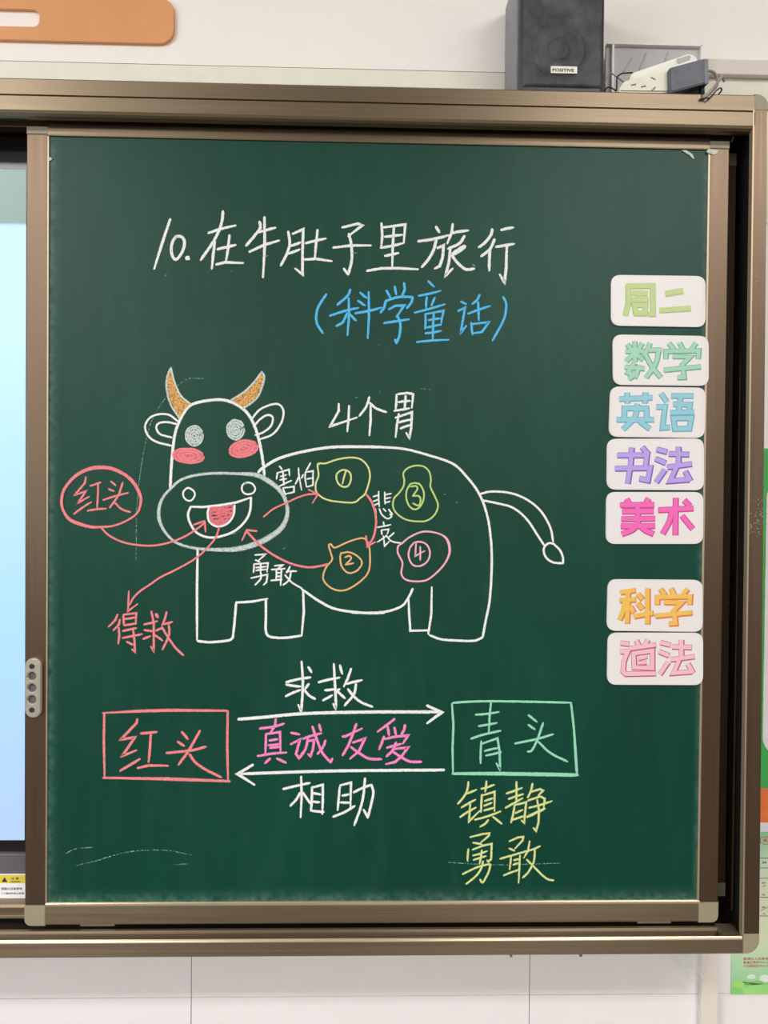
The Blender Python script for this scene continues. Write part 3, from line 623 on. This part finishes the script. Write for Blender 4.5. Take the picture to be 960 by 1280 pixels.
# faint smears and a few crumbs
sm = Strokes(CY)
sm.draw('~82,1067 95,1061 116,1059 / ~95,1082 120,1076 150,1067 178,1063 210,1063 240,1069 / ~216,1081 235,1080 / ~560,1078 620,1081 700,1079', (0, 0), 1, 1.2)
sm.draw('~170,700 172,620 185,540 205,500 232,475 254,473', (0, 0), 1, 1.2)
for q in ((207, 343, 207, 347), (288, 341, 290, 338), (331, 321, 336, 319), (412, 416, 416, 417), (354, 686, 358, 684), (474, 489, 475, 490), (440, 316, 446, 316), (590, 330, 594, 333), (444, 497, 448, 497), (563, 1082, 564, 1083), (470, 430, 475, 431), (526, 486, 540, 487), (571, 627, 571, 629), (555, 618, 557, 618), (290, 668, 300, 664)):
    sm.draw('%g,%g %g,%g' % q, (0, 0), 1, 1.3)
o = sm.obj('chalk_smears', [CH['x']], brd); o['kind'] = 'stuff'

# ================================================================== MAGNETIC CARDS
CARDP = plain('white_card_laminate', (228, 223, 222), .32, 0, .5, .01, 8)
def flatmat(name, c): return plain(name, c, .4, 0, .4, .02, 60)
GREYLINE = flatmat('card_border_line', (226, 214, 208))
def card(quad, fill, edge, crop, sc, chars, label, w, drop=2.0):
    """quad: tl, tr, br, bl in photograph pixels"""
    y0, y1 = -.0006, SY-.0001
    P = [at(*q, y0) for q in quad]; c = sum(P, Vector())/4
    t = thing('magnetic_card', label, 'card', (c.x, SY, c.z), 'subject name cards on the chalkboard')
    # order bl, br, tr, tl with rounded corners
    K = [P[3], P[2], P[1], P[0]]
    def outline(inset, r):
        out = []; n = 4
        Ki = [k+(c-k).normalized()*inset for k in K]
        for i in range(4):
            a, b, d = Ki[i-1], Ki[i], Ki[(i+1) % 4]
            u = (a-b).normalized(); v = (d-b).normalized()
            p0 = b+u*r; p1 = b+v*r
            for k in range(7):
                s = k/6; q = p0*(1-s)**2+b*2*s*(1-s)+p1*s**2; out.append((q.x, q.z))
        return out
    body = poly_slab('card_body', outline(0, .0145), y0, y1, CARDP, t, .0003)
    a, b = outline(.0032, .0125), outline(.0038, .0123)
    n = len(a); V = [(x, y0-.00004, z) for x, z in a+b]
    mesh('border_line', V, [(i, (i+1) % n, n+(i+1) % n, n+i) for i in range(n)], GREYLINE, t)
    for ch in chars:
        off = (0, 0)
        if isinstance(ch, tuple): ch, off = ch
        s = Strokes(y0-.0001)
        kw = dict(caps=False, taper=False, dens=False)
        s.draw(ch, crop, sc, (w+12)/sc, 0, off=(off[0]+drop, off[1]+drop), **kw)
        s.Y = y0-.0007; s.k = 0
        s.draw(ch, crop, sc, w/sc, 1, off=off, **kw)
        s.obj('printed_character', [edge, fill], t)
def ext(s): return s
ck1, ck2, ck3 = (740, 330), (740, 470), (740, 710)
XUE = '575,592 612,640 / 655,588 680,640 / 780,590 738,648 / 553,712 553,655 800,650 795,712 / 605,692 735,698 665,765 / 678,748 690,850 640,852 / 538,795 815,770'
FA = '468,532 545,552 / 458,600 535,632 / 465,772 530,678 / 556,565 705,570 / 628,512 628,655 / 545,662 725,638 / 612,665 568,762 708,752 / 675,690 715,762'
card([(764, 343.5), (882, 345), (882, 409), (764, 407)], flatmat('pale_lime_print', (190, 206, 138)), flatmat('lime_print_edge', (178, 205, 135)), ck1, 6,
     ['272,155 272,300 250,388 / 258,168 455,165 458,378 425,378 / 300,218 418,222 / 358,195 358,280 / 298,270 425,270 / 318,308 402,308 398,372 330,372 318,308',
      '550,225*1.1 685,203*1.1 / 506,350 742,335'], 'white rounded card lettered in pale lime green, topmost of the column', 30, 0)
card([(766, 418), (886, 420), (886, 482.5), (766.5, 481)], flatmat('mint_print', (158, 208, 180)), flatmat('mint_print_edge', (112, 168, 148)), ck1, 6,
     ['320,578 322,735 / 250,655 392,655 / 262,600 298,645 / 378,592 345,645 / 315,670 255,730 / 330,675 385,720 / 318,738 270,815 345,845 / 355,755 335,820 275,862 / 245,772 392,785 / ~435,590 415,640 390,685 / 425,645 522,645 / ~500,650 475,750 405,852 / ~400,680 450,770 515,850', XUE],
     'white rounded card lettered in mint green, second from the top', 27, 2)
card([(763, 483), (882.5, 484.5), (881, 547.5), (761, 546)], flatmat('sky_print', (144, 198, 212)), flatmat('sky_print_edge', (104, 172, 196)), ck2, 1280/220,
     ['198,168 440,158 / 255,120 258,200 / 388,118 385,200 / 235,312 235,235 395,235 398,312 / 178,318 452,318 / ~330,200 310,300 225,388 / ~335,305 360,340 422,385',
      '500,125 545,190 / 468,225 530,225 512,378 568,372 / 575,145 738,145 / 645,150 628,265 / 590,205 712,208 702,268 / 568,268 742,262 / 592,308 722,305 708,382 602,385 592,308'],
     'white rounded card lettered in light blue, below the mint one', 29, 1)
card([(759, 548.5), (880, 548), (880, 613), (758.5, 612)], flatmat('lilac_print', (184, 156, 226)), flatmat('lilac_print_edge', (112, 92, 190)), ck2, 1280/220,
     ['182,575 398,575 388,668 / 165,672 422,668 405,758 342,745 / 288,518 280,640 258,782 / 362,515 412,572', FA],
     'white rounded card lettered in lilac purple, above the magenta one', 30, 3)
card([(758, 615), (879.5, 615), (879, 680), (757.5, 680)], flatmat('magenta_print', (236, 104, 180)), flatmat('magenta_print_edge', (206, 66, 146)), ck2, 1280/220,
     ['248,893 272,930 / 412,888 388,930 / 203,938 452,936 / 218,985 448,982 / 212,1040 458,1036 / 332,940 332,1085 / 208,1092 458,1090 / ~325,1085 290,1120 215,1150 / ~345,1085 385,1120 448,1150',
      '480,975 738,962 / 608,885 605,1158 / ~578,985 560,1060 512,1148 / 652,1015 732,1112 / 668,902 712,945'],
     'white rounded card lettered in bright magenta, above the gap', 31, 2)
card([(760, 724), (878.5, 725), (878.5, 790), (758.5, 788.5)], flatmat('amber_print', (232, 188, 86)), flatmat('amber_print_edge', (228, 122, 84)), ck3, 6,
     ['210,182 325,165 / 205,240 328,235 / 270,180 262,415 / ~245,250 232,320 205,388 / 285,285 312,335 / 340,192 378,235 / 340,262 378,308 / 312,362 460,335 / 415,150 415,420', (XUE, (-65, -437))],
     'white rounded card lettered in amber yellow, first below the gap', 29, 5)
card([(760, 791), (879, 791), (879, 856.5), (759, 856)], flatmat('rose_print', (236, 186, 200)), flatmat('rose_print_edge', (196, 92, 132)), ck3, 6,
     ['212,562 278,570 / 208,628 268,625 238,700 232,775 252,795 478,790 / 330,540 352,585 / 418,535 395,585 / 283,603 478,575 / 312,640 452,620 452,750 315,745 312,640 / 345,682*.7 415,665*.7 / 340,712*.8 408,708*.8', (FA, (42, 25))],
     'white rounded card lettered in pale rose, lowest of the column', 28, 3)

# ================================================================== DISPLAY left of the board
DY = .058
disp = thing('interactive_display', 'black framed wall screen glowing pale blue at the left edge', 'screen', (-.85, .08, .06))
zt, zb = at(10, 212, DY).z, at(10, 1050, DY).z
sx1 = at(31.8, 640, DY).x
box_obj('screen_body', (-1.72, DY, zb-.062), (sx1+.012, .105, 1.206), BLK, disp, .002)
def m_screen():
    t = NT('lit_screen'); tc = t.n('ShaderNodeTexCoord'); s = t.n('ShaderNodeSeparateXYZ'); t.l(tc.outputs['Object'], s.inputs[0])
    r = t.n('ShaderNodeMapRange'); r.inputs['From Min'].default_value = zb; r.inputs['From Max'].default_value = zt; t.l(s.outputs['Z'], r.inputs['Value'])
    k = (zt-at(10, 281, DY).z)/(zt-zb)
    c = t.ramp(r.outputs[0], [(0, lin((172, 198, 232))), (.3, lin((168, 212, 250))), (.75, lin((188, 228, 252))), (1-k-.001, lin((176, 214, 244))), (1-k+.001, lin((112, 142, 134))), (1, lin((104, 138, 126)))])
    t.l(c, t.b.inputs['Emission Color']); t.b.inputs['Emission Strength'].default_value = .78
    t.b.inputs['Base Color'].default_value = (.01, .01, .012, 1); t.b.inputs['Roughness'].default_value = .3
    return t.m
box_obj('lit_screen', (-1.68, DY-.0006, zb), (sx1, DY+.001, zt), m_screen(), disp, label='glowing pale blue picture with a grey green band on top')
z1_, z2_ = at(10, 1067, .05).z, at(10, 1092, .05).z
box_obj('lower_bezel', (-1.72, .048, z2_), (sx1+.012, .058, z1_), plain('dark_grey_bezel', (98, 92, 98), .4), disp, .001)
st0, st1 = at(0, 1127, .046), at(30, 1092.5, .046)
stk = box_obj('warning_sticker', (st1.x-.09, .0455, st0.z), (st1.x+.004, .0475, st1.z), plain('white_sticker', (240, 238, 240), .4), disp, label='white sticker with yellow caution band')
box_obj('yellow_band', (st1.x-.088, .0451, at(0, 1104, .045).z), (st1.x+.004, .0454, at(0, 1094, .045).z), plain('yellow_sticker', (222, 204, 70), .4), stk)
tr = [at(2, 1102.5, .0449), at(9.3, 1102.5, .0449), at(5.6, 1096.5, .0449)]
mesh('warning_triangle', tr, [(0, 1, 2)], INK, stk)
text('lettering', '注 意', 13.5, 1099.6, 3, .0448, INK, stk, 10, .01)
text('lettering', 'CAUTION', 12.5, 1103.2, 2, .0448, INK, stk, 12.5, .02)
text('lettering', '请确认设备接地', 1.2, 1112.6, 3.4, .0453, INK, stk, 26.5, .01)
text('lettering', '二十厘米内禁止放置', 1.0, 1118.2, 2.8, .0453, INK, stk, 29, .01)
# support ledge under the screen
box_obj('ledge_strip', (-1.72, .046, st0.z-.004), (sx1+.012, .09, st0.z-.0005), BLK, disp)

# ================================================================== UPPER THINGS
LZ = 1.2508
orn0, orn1 = at(216.5, 53, WY-.012), at(48, 31, WY-.012)
poly_slab('wall_lettering', rrect(-.45, orn0.z, orn0.x, at(200, -5, WY-.012).z, .024, 8), WY-.008, WY-.001, ORANGE, None, .0006,
          [rrect(-.40, at(0, 30.5, WY-.012).z, at(48, 20, WY-.012).x, at(0, 9, WY-.012).z, .011, 6)[::-1]])
o = bpy.data.objects['wall_lettering']; tag(o, 'flat orange rounded wall lettering piece with a slot, above the board at top left', 'wall decoration')
# trunking
tag(box_obj('cable_trunking', (.9, WY-.014, 1.3525), (1.6, WY-.001, 1.3775), TRUNK, None, .0015), 'narrow pinkish grey cable trunking on the wall right of the power strip', 'trunking')
tag(box_obj('vertical_conduit', (at(877, 1240, WY-.015).x, WY-.015, -.95), (at(898.5, 1240, WY-.015).x, WY-.0005, .1), COND, None, .002), 'cream vertical cable conduit running down the tiles under the board', 'conduit')

# --- speaker
sx0, sxr = at(650.5, 100, -.012).x, at(755.5, 100, -.012).x
spk = thing('loudspeaker', 'black box loudspeaker with dusty mesh grille standing on top of the board frame', 'speaker', ((sx0+sxr)/2, .04, LZ))
ST = LZ+.205
bm = bmesh.new(); box(bm, (sx0-.0035, .006, LZ), (sxr+.001, .108, ST-.004), .004)
bm_obj('cabinet_shell', bm, CHARG, spk, label='dark grey shell')
bm = bmesh.new(); box(bm, (sx0-.002, -.010, LZ+.0005), (sxr+.001, .012, ST-.002), .007)
bm_obj('front_rim', bm, plain('speaker_rim', (44, 45, 50), .35), spk)
def m_grille():
    t = NT('dusty_grille'); v = t.coords()
    w1 = t.n('ShaderNodeTexWave', bands_direction='X'); w1.inputs['Scale'].default_value = 160; t.l(v, w1.inputs[0])
    w2 = t.n('ShaderNodeTexWave', bands_direction='Z'); w2.inputs['Scale'].default_value = 160; t.l(v, w2.inputs[0])
    mu = t.n('ShaderNodeMath', operation='MULTIPLY'); t.l(w1.outputs['Fac'], mu.inputs[0]); t.l(w2.outputs['Fac'], mu.inputs[1])
    n = t.noise(v, 28, 5, .65)
    c = t.ramp(n, [(.3, lin((48, 50, 54))), (.75, lin((104, 108, 112)))])
    mx = t.n('ShaderNodeMix', data_type='RGBA', blend_type='MULTIPLY'); mx.inputs['Factor'].default_value = .35
    t.l(c, mx.inputs[6]); t.l(mu.outputs[0], mx.inputs[7]); t.l(mx.outputs[2], t.b.inputs['Base Color'])
    b = t.n('ShaderNodeBump', Strength=.4, Distance=.0005); t.l(mu.outputs[0], b.inputs['Height']); t.l(b.outputs[0], t.b.inputs['Normal'])
    t.b.inputs['Roughness'].default_value = .6; return t.m
GR = m_grille()
# grille plate with the cone's rings pressed into it
gx0, gx1, gz0, gz1 = sx0+.003, sxr-.004, LZ+.013, ST-.01
cc = at(700, 63, -.013); bm = bmesh.new(); NX, NZ = 70, 120; gv = []
tw = Vector((cc.x+.0, 0, cc.z+.098))
for j in range(NZ+1):
    row = []
    for i in range(NX+1):
        x = gx0+(gx1-gx0)*i/NX; z = gz0+(gz1-gz0)*j/NZ
        d = math.hypot(x-cc.x, z-cc.z); y = -.0145
        y += .0016*math.exp(-((d-.040)/.0022)**2) - .0012*math.exp(-((d-.035)/.002)**2)
        y += .0022*math.exp(-((d-.016)/.002)**2) - .0026*math.exp(-(d/.009)**2)
        d2 = math.hypot(x-tw.x, z-tw.z); y += .0012*math.exp(-((d2-.022)/.002)**2)
        e = min(x-gx0, gx1-x, z-gz0, gz1-z)
        y += .0045*max(0, 1-e/.004)**2
        row.append(bm.verts.new((x, y, z)))
    gv.append(row)
for j in range(NZ):
    for i in range(NX): bm.faces.new((gv[j][i], gv[j][i+1], gv[j+1][i+1], gv[j+1][i]))
gr = bm_obj('mesh_grille', bm, GR, spk, True, 'dusty grey black mesh grille')
b0, b1 = at(688.5, 91.5, -.0155), at(721.5, 83.5, -.0155)
bdg = box_obj('badge', (b0.x, -.0163, b0.z), (b1.x, -.0143, b1.z), WHITEP, spk, .0003, 'small white name badge')
text('badge_lettering', 'POSITIVE', 690.5, 89.3, 4.0, -.0165, INK, bdg, 27, .03)

# --- grey tray behind
g0, g1 = at(757, 116, .09), at(876.5, 58.5, .09)
tray = thing('plastic_tray', 'grey plastic tray stood on edge against the wall behind the power strip', 'tray', ((g0.x+g1.x)/2, .1, LZ))
box_obj('tray_base', (g0.x, .092, LZ), (g1.x, .097, g1.z), GREYP, tray, .001)
for a_, b_ in (((g0.x, .084, g1.z-.0022), (g1.x, .097, g1.z)), ((g1.x-.0025, .084, LZ), (g1.x, .097, g1.z)), ((g0.x, .084, LZ), (g1.x, .097, LZ+.002))):
    box_obj('rim', a_, b_, GREYL, tray, .0004)
dx = at(765.5, 90, .088).x
box_obj('divider', (dx-.002, .084, LZ), (dx+.0018, .093, g1.z-.018*0-.001), GREYL, tray, .0004)
for (xa, ya, xb, yb) in ((808, 66, 798, 90), (835, 66, 828, 84), (790, 72, 778, 92)):
    p, q = at(xa, ya, .091), at(xb, yb, .091)
    tube('rib', [p, (p+q)/2, q], .0012, GREYP, tray, 6, 2)

# --- power strip: a bar whose right end is propped by the plugged adapter
ps = thing('power_strip', 'white plastic power strip tilted on the board frame next to the speaker', 'power strip', at(800, 112, .0))
def slab_px(name, pts, y0, y1, mat, parent, bev, label=None):
    return poly_slab(name, [(at(x, y, y0).x, at(x, y, y0).z) for x, y in pts], y0, y1, mat, parent, bev, label=label)
def rpoly(P, r=3.0, k=4):
    P = [Vector(p) for p in P]; out = []
    for i in range(len(P)):
        a, b, c = P[i-1], P[i], P[(i+1) % len(P)]
        u = (a-b); v = (c-b); ra = min(r, u.length*.45); rb = min(r, v.length*.45)
        p0 = b+u.normalized()*ra; p1 = b+v.normalized()*rb
        for j in range(k+1):
            s = j/k; q = p0*(1-s)**2+b*2*s*(1-s)+p1*s*s; out.append((q.x, q.y))
    return out
body = slab_px('socket_face', rpoly([(772.5, 114.5), (780, 101), (838, 85.5), (845, 100), (836, 115.2)], 5), -.012, .012, plain('cream_plastic', (226, 221, 204), .4), ps, .002)
slab_px('strip_body', rpoly([(786, 104), (790, 90.5), (863, 65.8), (872, 70.5), (874, 84), (840, 104)], 4), .013, .045, WHITEP, ps, .003, 'raised rear half of the strip')
for (x, y, a) in ((792, 105.8, -14), (804.5, 108, -14), (816.5, 98, 24), (817, 111, -45)):
    p = at(x, y, -.0124); c_, s_ = math.cos(math.radians(-a)), math.sin(math.radians(-a))
    L, T = .0038, .0009
    V = [(p.x+u*c_-v*s_, -.0124, p.z+u*s_+v*c_) for u, v in ((-L, -T), (L, -T), (L, T), (-L, T))]
    V += [(x_, -.0119, z_) for x_, _, z_ in V]
    mesh('socket_slot', V, [(0, 1, 2, 3), (0, 4, 5, 1), (1, 5, 6, 2), (2, 6, 7, 3), (3, 7, 4, 0)], plain('slot_grey', (110, 104, 98), .6), ps)
slab_px('switch_label', [(845.5, 76.5), (846, 73.5), (862, 68.8), (863.5, 71), (862, 74.5), (848, 79.5)], .0122, .0135, plain('grey_label', (186, 182, 176), .5), ps, 0, 'small grey label with tiny print')
# adapter
ad = thing('power_adapter', 'black square plug adapter plugged into the tilted white power strip', 'adapter', at(860, 108, 0))
slab_px('adapter_case', rpoly([(837, 84.5), (878, 73.5), (884.5, 73), (886, 104), (879, 104.5), (838, 115.5)], 2), -.022, .012, CHAR, ad, .0015)
slab_px('case_side', rpoly([(880, 74.2), (885.2, 73.8), (886.2, 104), (880.8, 104.8)], 1), -.0228, -.02, plain('adapter_edge', (104, 108, 118), .4), ad, .0004, 'lighter grey end face')
slab_px('pin_block', rpoly([(846, 107), (872, 103), (874, 113), (850, 116)], 2), -.010, .008, CBLK, ad, .001)
slab_px('cord_collar', rpoly([(875.5, 104), (881, 103.5), (881.5, 117), (877.5, 117)], 1.5), -.012, -.004, CBLK, ad, .001)
def c3(pts): return [at(x, y, Y) for x, y, Y in pts]
tag(tube('adapter_cord', c3([(879, 114, -.032), (880, 119, -.034), (884, 123, -.036), (889, 121, -.034), (893, 116, -.028), (897, 112, -.02), (901, 110, -.014), (902, 113, -.01), (898, 118, -.004)]), .0011, CBLK), 'thin black cord looping down from the adapter over the frame edge', 'cord')
tag(tube('mains_cable', c3([(872, 88, .02), (885, 88.5, .012), (892, 90.5, .004), (896.5, 98, -.002), (896, 107, -.006), (890, 114, -.02), (884, 118, -.033), (878, 121.5, -.036), (884, 119, -.034), (893, 108, -.02), (900, 99, -.006), (903, 95, .01), (905, 101, .03)]), .0022, CGRY), 'thick grey mains cable looped at the right end of the power strip', 'cable')
tag(tube('speaker_wire', c3([(756, 114, .01), (758, 110.5, .01), (762, 109, .01), (768, 112, .01), (770.5, 113, .012), (771, 104, .014), (771.5, 97, .016), (776, 92.5, .018), (784, 91.2, .02), (791, 91, .022)]), .0011, CBLK), 'thin black wire between the loudspeaker and the power strip', 'wire')
tag(tube('speaker_wire', c3([(755, 106, .06), (762, 92, .062), (768, 94, .065), (776, 100, .06), (784, 106, .05)]), .001, CGRY), 'thin grey wire lying in front of the grey tray', 'wire')

# ================================================================== RIGHT: posters beyond the frame
PY = WY-.0012
def sheet(name, x0, y0, x1, y1, mat, Y, parent=None, th=.0008, r=0, corners=(0, 0, 0, 0), label=None):
    a, b = at(x0, y1, Y), at(x1, y0, Y)
    return poly_slab(name, rrect(a.x, a.z, b.x, b.z, r or .001, 8, corners), Y, Y+th, mat, parent, 0, label=label)
fly = thing('wall_banner', 'green and orange printed banner with white rounded panel, beyond the right edge of the frame', 'banner', (1.28, WY, .3))
sheet('green_sheet', 946, 563, 1180, 985, plain('banner_green', (66, 178, 84), .5), PY, fly)
sheet('orange_strip', 946, 985.5, 1180, 1028, plain('banner_orange', (236, 122, 62), .5), PY, fly)
sheet('white_strip', 946, 1028.5, 1180, 1039.5, plain('banner_white', (236, 230, 236), .5), PY, fly)
sheet('white_panel', 953, 602, 1180, 944, plain('banner_panel', (236, 230, 232), .5), PY-.0009, fly, .0008, .03, (1, 0, 0, 1))
pst = thing('printed_poster', 'pale green poster with printed hills and red print, behind the lower right frame corner', 'poster', (1.27, WY, 0))
p0, p1 = at(913.5, 1243, PY), at(1150, 1040, PY)
def m_poster():
    t = NT('poster_print'); tc = t.n('ShaderNodeTexCoord'); s = t.n('ShaderNodeSeparateXYZ'); t.l(tc.outputs['Object'], s.inputs[0])
    r = t.n('ShaderNodeMapRange'); r.inputs['From Min'].default_value = p0.z; r.inputs['From Max'].default_value = p1.z; t.l(s.outputs['Z'], r.inputs['Value'])
    c = t.ramp(r.outputs[0], [(.0, lin((150, 214, 160))), (.2, lin((186, 226, 182))), (.34, lin((222, 232, 196))), (.6, lin((234, 234, 208))), (.8, lin((214, 232, 204))), (1, lin((136, 208, 160)))])
    n = t.noise(t.coords((1, 1, 1)), 14, 3); mx = t.n('ShaderNodeMix', data_type='RGBA'); mx.inputs['Factor'].default_value = .0
    t.l(c, t.b.inputs['Base Color']); t.b.inputs['Roughness'].default_value = .35; return t.m
sheet('poster_sheet', 913.5, 1040, 1150, 1243, m_poster(), PY, pst)
def flat(name, pts, Y, mat, parent):
    V = [at(x, y, Y) for x, y in pts]; c = sum(V, Vector())/len(V); V.append(c); n = len(pts)
    F = []
    for i in range(n):
        f = (i, (i+1) % n, n); a, b, d = (V[k] for k in f)
        F.append(f if (b-a).cross(d-a).y < 0 else f[::-1])
    return mesh(name, V, F, mat, parent)
hz = [(914, 1243)]+[(914+4*i, 1234-3*math.sin(i*.35)-1.5*math.sin(i*.9)) for i in range(0, 40)]+[(1070, 1243)]
flat('printed_hill', [(914, 1237), (918, 1228), (923, 1226), (929, 1228), (932, 1231), (940, 1227), (950, 1225), (962, 1229), (1000, 1224), (1070, 1228), (1070, 1243), (914, 1243)], PY-.0002, plain('hill_green', (140, 212, 120), .4), pst)
flat('printed_bush', [(915, 1232), (916, 1227), (921, 1224.5), (926, 1225.5), (930, 1229), (931, 1233), (922, 1235)], PY-.0003, plain('bush_green', (172, 226, 128), .4), pst)
flat('printed_hill', [(926, 1235), (940, 1231.5), (956, 1230), (980, 1232), (1070, 1230), (1070, 1243), (930, 1243)], PY-.0003, plain('hill_light', (160, 224, 134), .4), pst)
flat('printed_cloud', [(934, 1223), (935, 1219), (939, 1217.5), (943, 1218.5), (945, 1222), (942, 1224)], PY-.0003, plain('cloud_white', (222, 240, 218), .4), pst)
flat('printed_cloud', [(949, 1225), (950, 1220), (955, 1218), (962, 1220), (966, 1226), (956, 1228)], PY-.0003, plain('cloud_white', (232, 244, 228), .4), pst)
for k, (s_, yy) in enumerate((('黄浦区人民教育局', 1200.3), ('黄浦区教研中心小学', 1204.8), ('大同路校区中心小学', 1209.2))):
    text('lettering', s_, 929, yy, 3.5, PY-.0002, RINK, pst, 36, .01)
for yy in (1072.5, 1085, 1097.8, 1121.5, 1145):
    flat('table_line', [(946, yy-.35), (1150, yy-.35), (1150, yy+.35), (946, yy+.35)], PY-.0002, INK, pst)
flat('table_line', [(951, 1138.2), (975, 1125.6), (975, 1126.2), (951, 1138.8)], PY-.0002, INK, pst)
for s_, x, yy, wd in (('星期', 953, 1079.5, 5), ('时间', 952, 1105, 4.5), ('上午', 953, 1108.8, 4), ('节次', 952.5, 1120, 4), ('课间', 952.5, 1135.5, 4), ('下午', 953, 1144, 4)):
    text('lettering', s_, x, yy, 2.6, PY-.0002, INK, pst, wd, .01)
text('lettering', '关', 953.5, 1053, 5, PY-.0003, RINK, pst, 6.5, .02)
Strokes(PY-.0003).draw('~957,1046 962,1048 962,1053 957,1055.5 951,1053 951,1048 957,1046', (0, 0), 1, .7).obj('red_ring', [RINK], pst)

# ================================================================== SCRAPS
def m_film():
    t = NT('clear_film'); t.b.inputs['Base Color'].default_value = (.9, .9, .9, 1); t.b.inputs['Roughness'].default_value = .15
    t.b.inputs['Alpha'].default_value = .4; return t.m
pts = [(838, 1193), (884, 1191), (882, 1206), (879, 1222), (876, 1233), (870, 1222), (858, 1206)]
V = []; F = []
rows = [((836, 1190), (886, 1190)), ((844, 1198), (884, 1198)), ((855, 1207), (882, 1207)), ((864, 1216), (880, 1217)), ((871, 1224), (879, 1225)), ((875, 1231), (877, 1232))]
for j, (a, b) in enumerate(rows):
    for i in range(7):
        t_ = i/6; x = a[0]+(b[0]-a[0])*t_; y = a[1]+(b[1]-a[1])*t_
        V.append(at(x, y, .088+.006*math.sin(i*2.1+j*.8)+.003*math.sin(i*4+j*2)))
for j in range(5):
    for i in range(6):
        a = j*7+i; F.append((a, a+1, a+8, a+7))
tag(mesh('plastic_film', V, F, m_film(), None, True), 'crumpled scrap of clear plastic film hanging below the frame near the conduit', 'plastic film')
def scrap(pts, Y, label, mat=None):
    V = [at(x, y, Y+random.uniform(-.0012, .0004)) for x, y in pts]; n = len(V); V2 = [v+Vector((0, .0004, 0)) for v in V]
    bm = bmesh.new(); a = [bm.verts.new(v) for v in V]; b = [bm.verts.new(v) for v in V2]
    bm.faces.new(a); bm.faces.new(b[::-1])
    for i in range(n): bm.faces.new((a[i], a[(i+1) % n], b[(i+1) % n], b[i]))
    bmesh.ops.triangulate(bm, faces=[f for f in bm.faces if len(f.verts) > 4])
    tag(bm_obj('tape_scrap', bm, mat or TAPE), label, 'tape')
TAPE = plain('dirty_tape', (205, 208, 188), .5, 0, .5, .1, 300)
scrap([(852, 188), (858, 187.5), (861, 189.5), (866, 193), (868, 199), (866, 198), (862, 194), (857, 191)], .0015, 'torn whitish tape scrap on the green board near its top right corner')
scrap([(883, 189), (886, 186), (893, 187), (898, 188), (896, 192), (892, 193.5), (889, 190), (885, 191)], -.0008, 'torn whitish tape scrap stuck on the top right corner of the board frame')
scrap([(60, 195), (62, 196), (65, 198), (64, 200.5), (61, 201)], .0012, 'tiny white tape crumb at the upper left inner edge of the board')
scrap([(913.5, 178), (916, 171), (917.5, 171.5), (915.5, 177)], .02, 'small white tape crumb in the dark gap at the upper right')
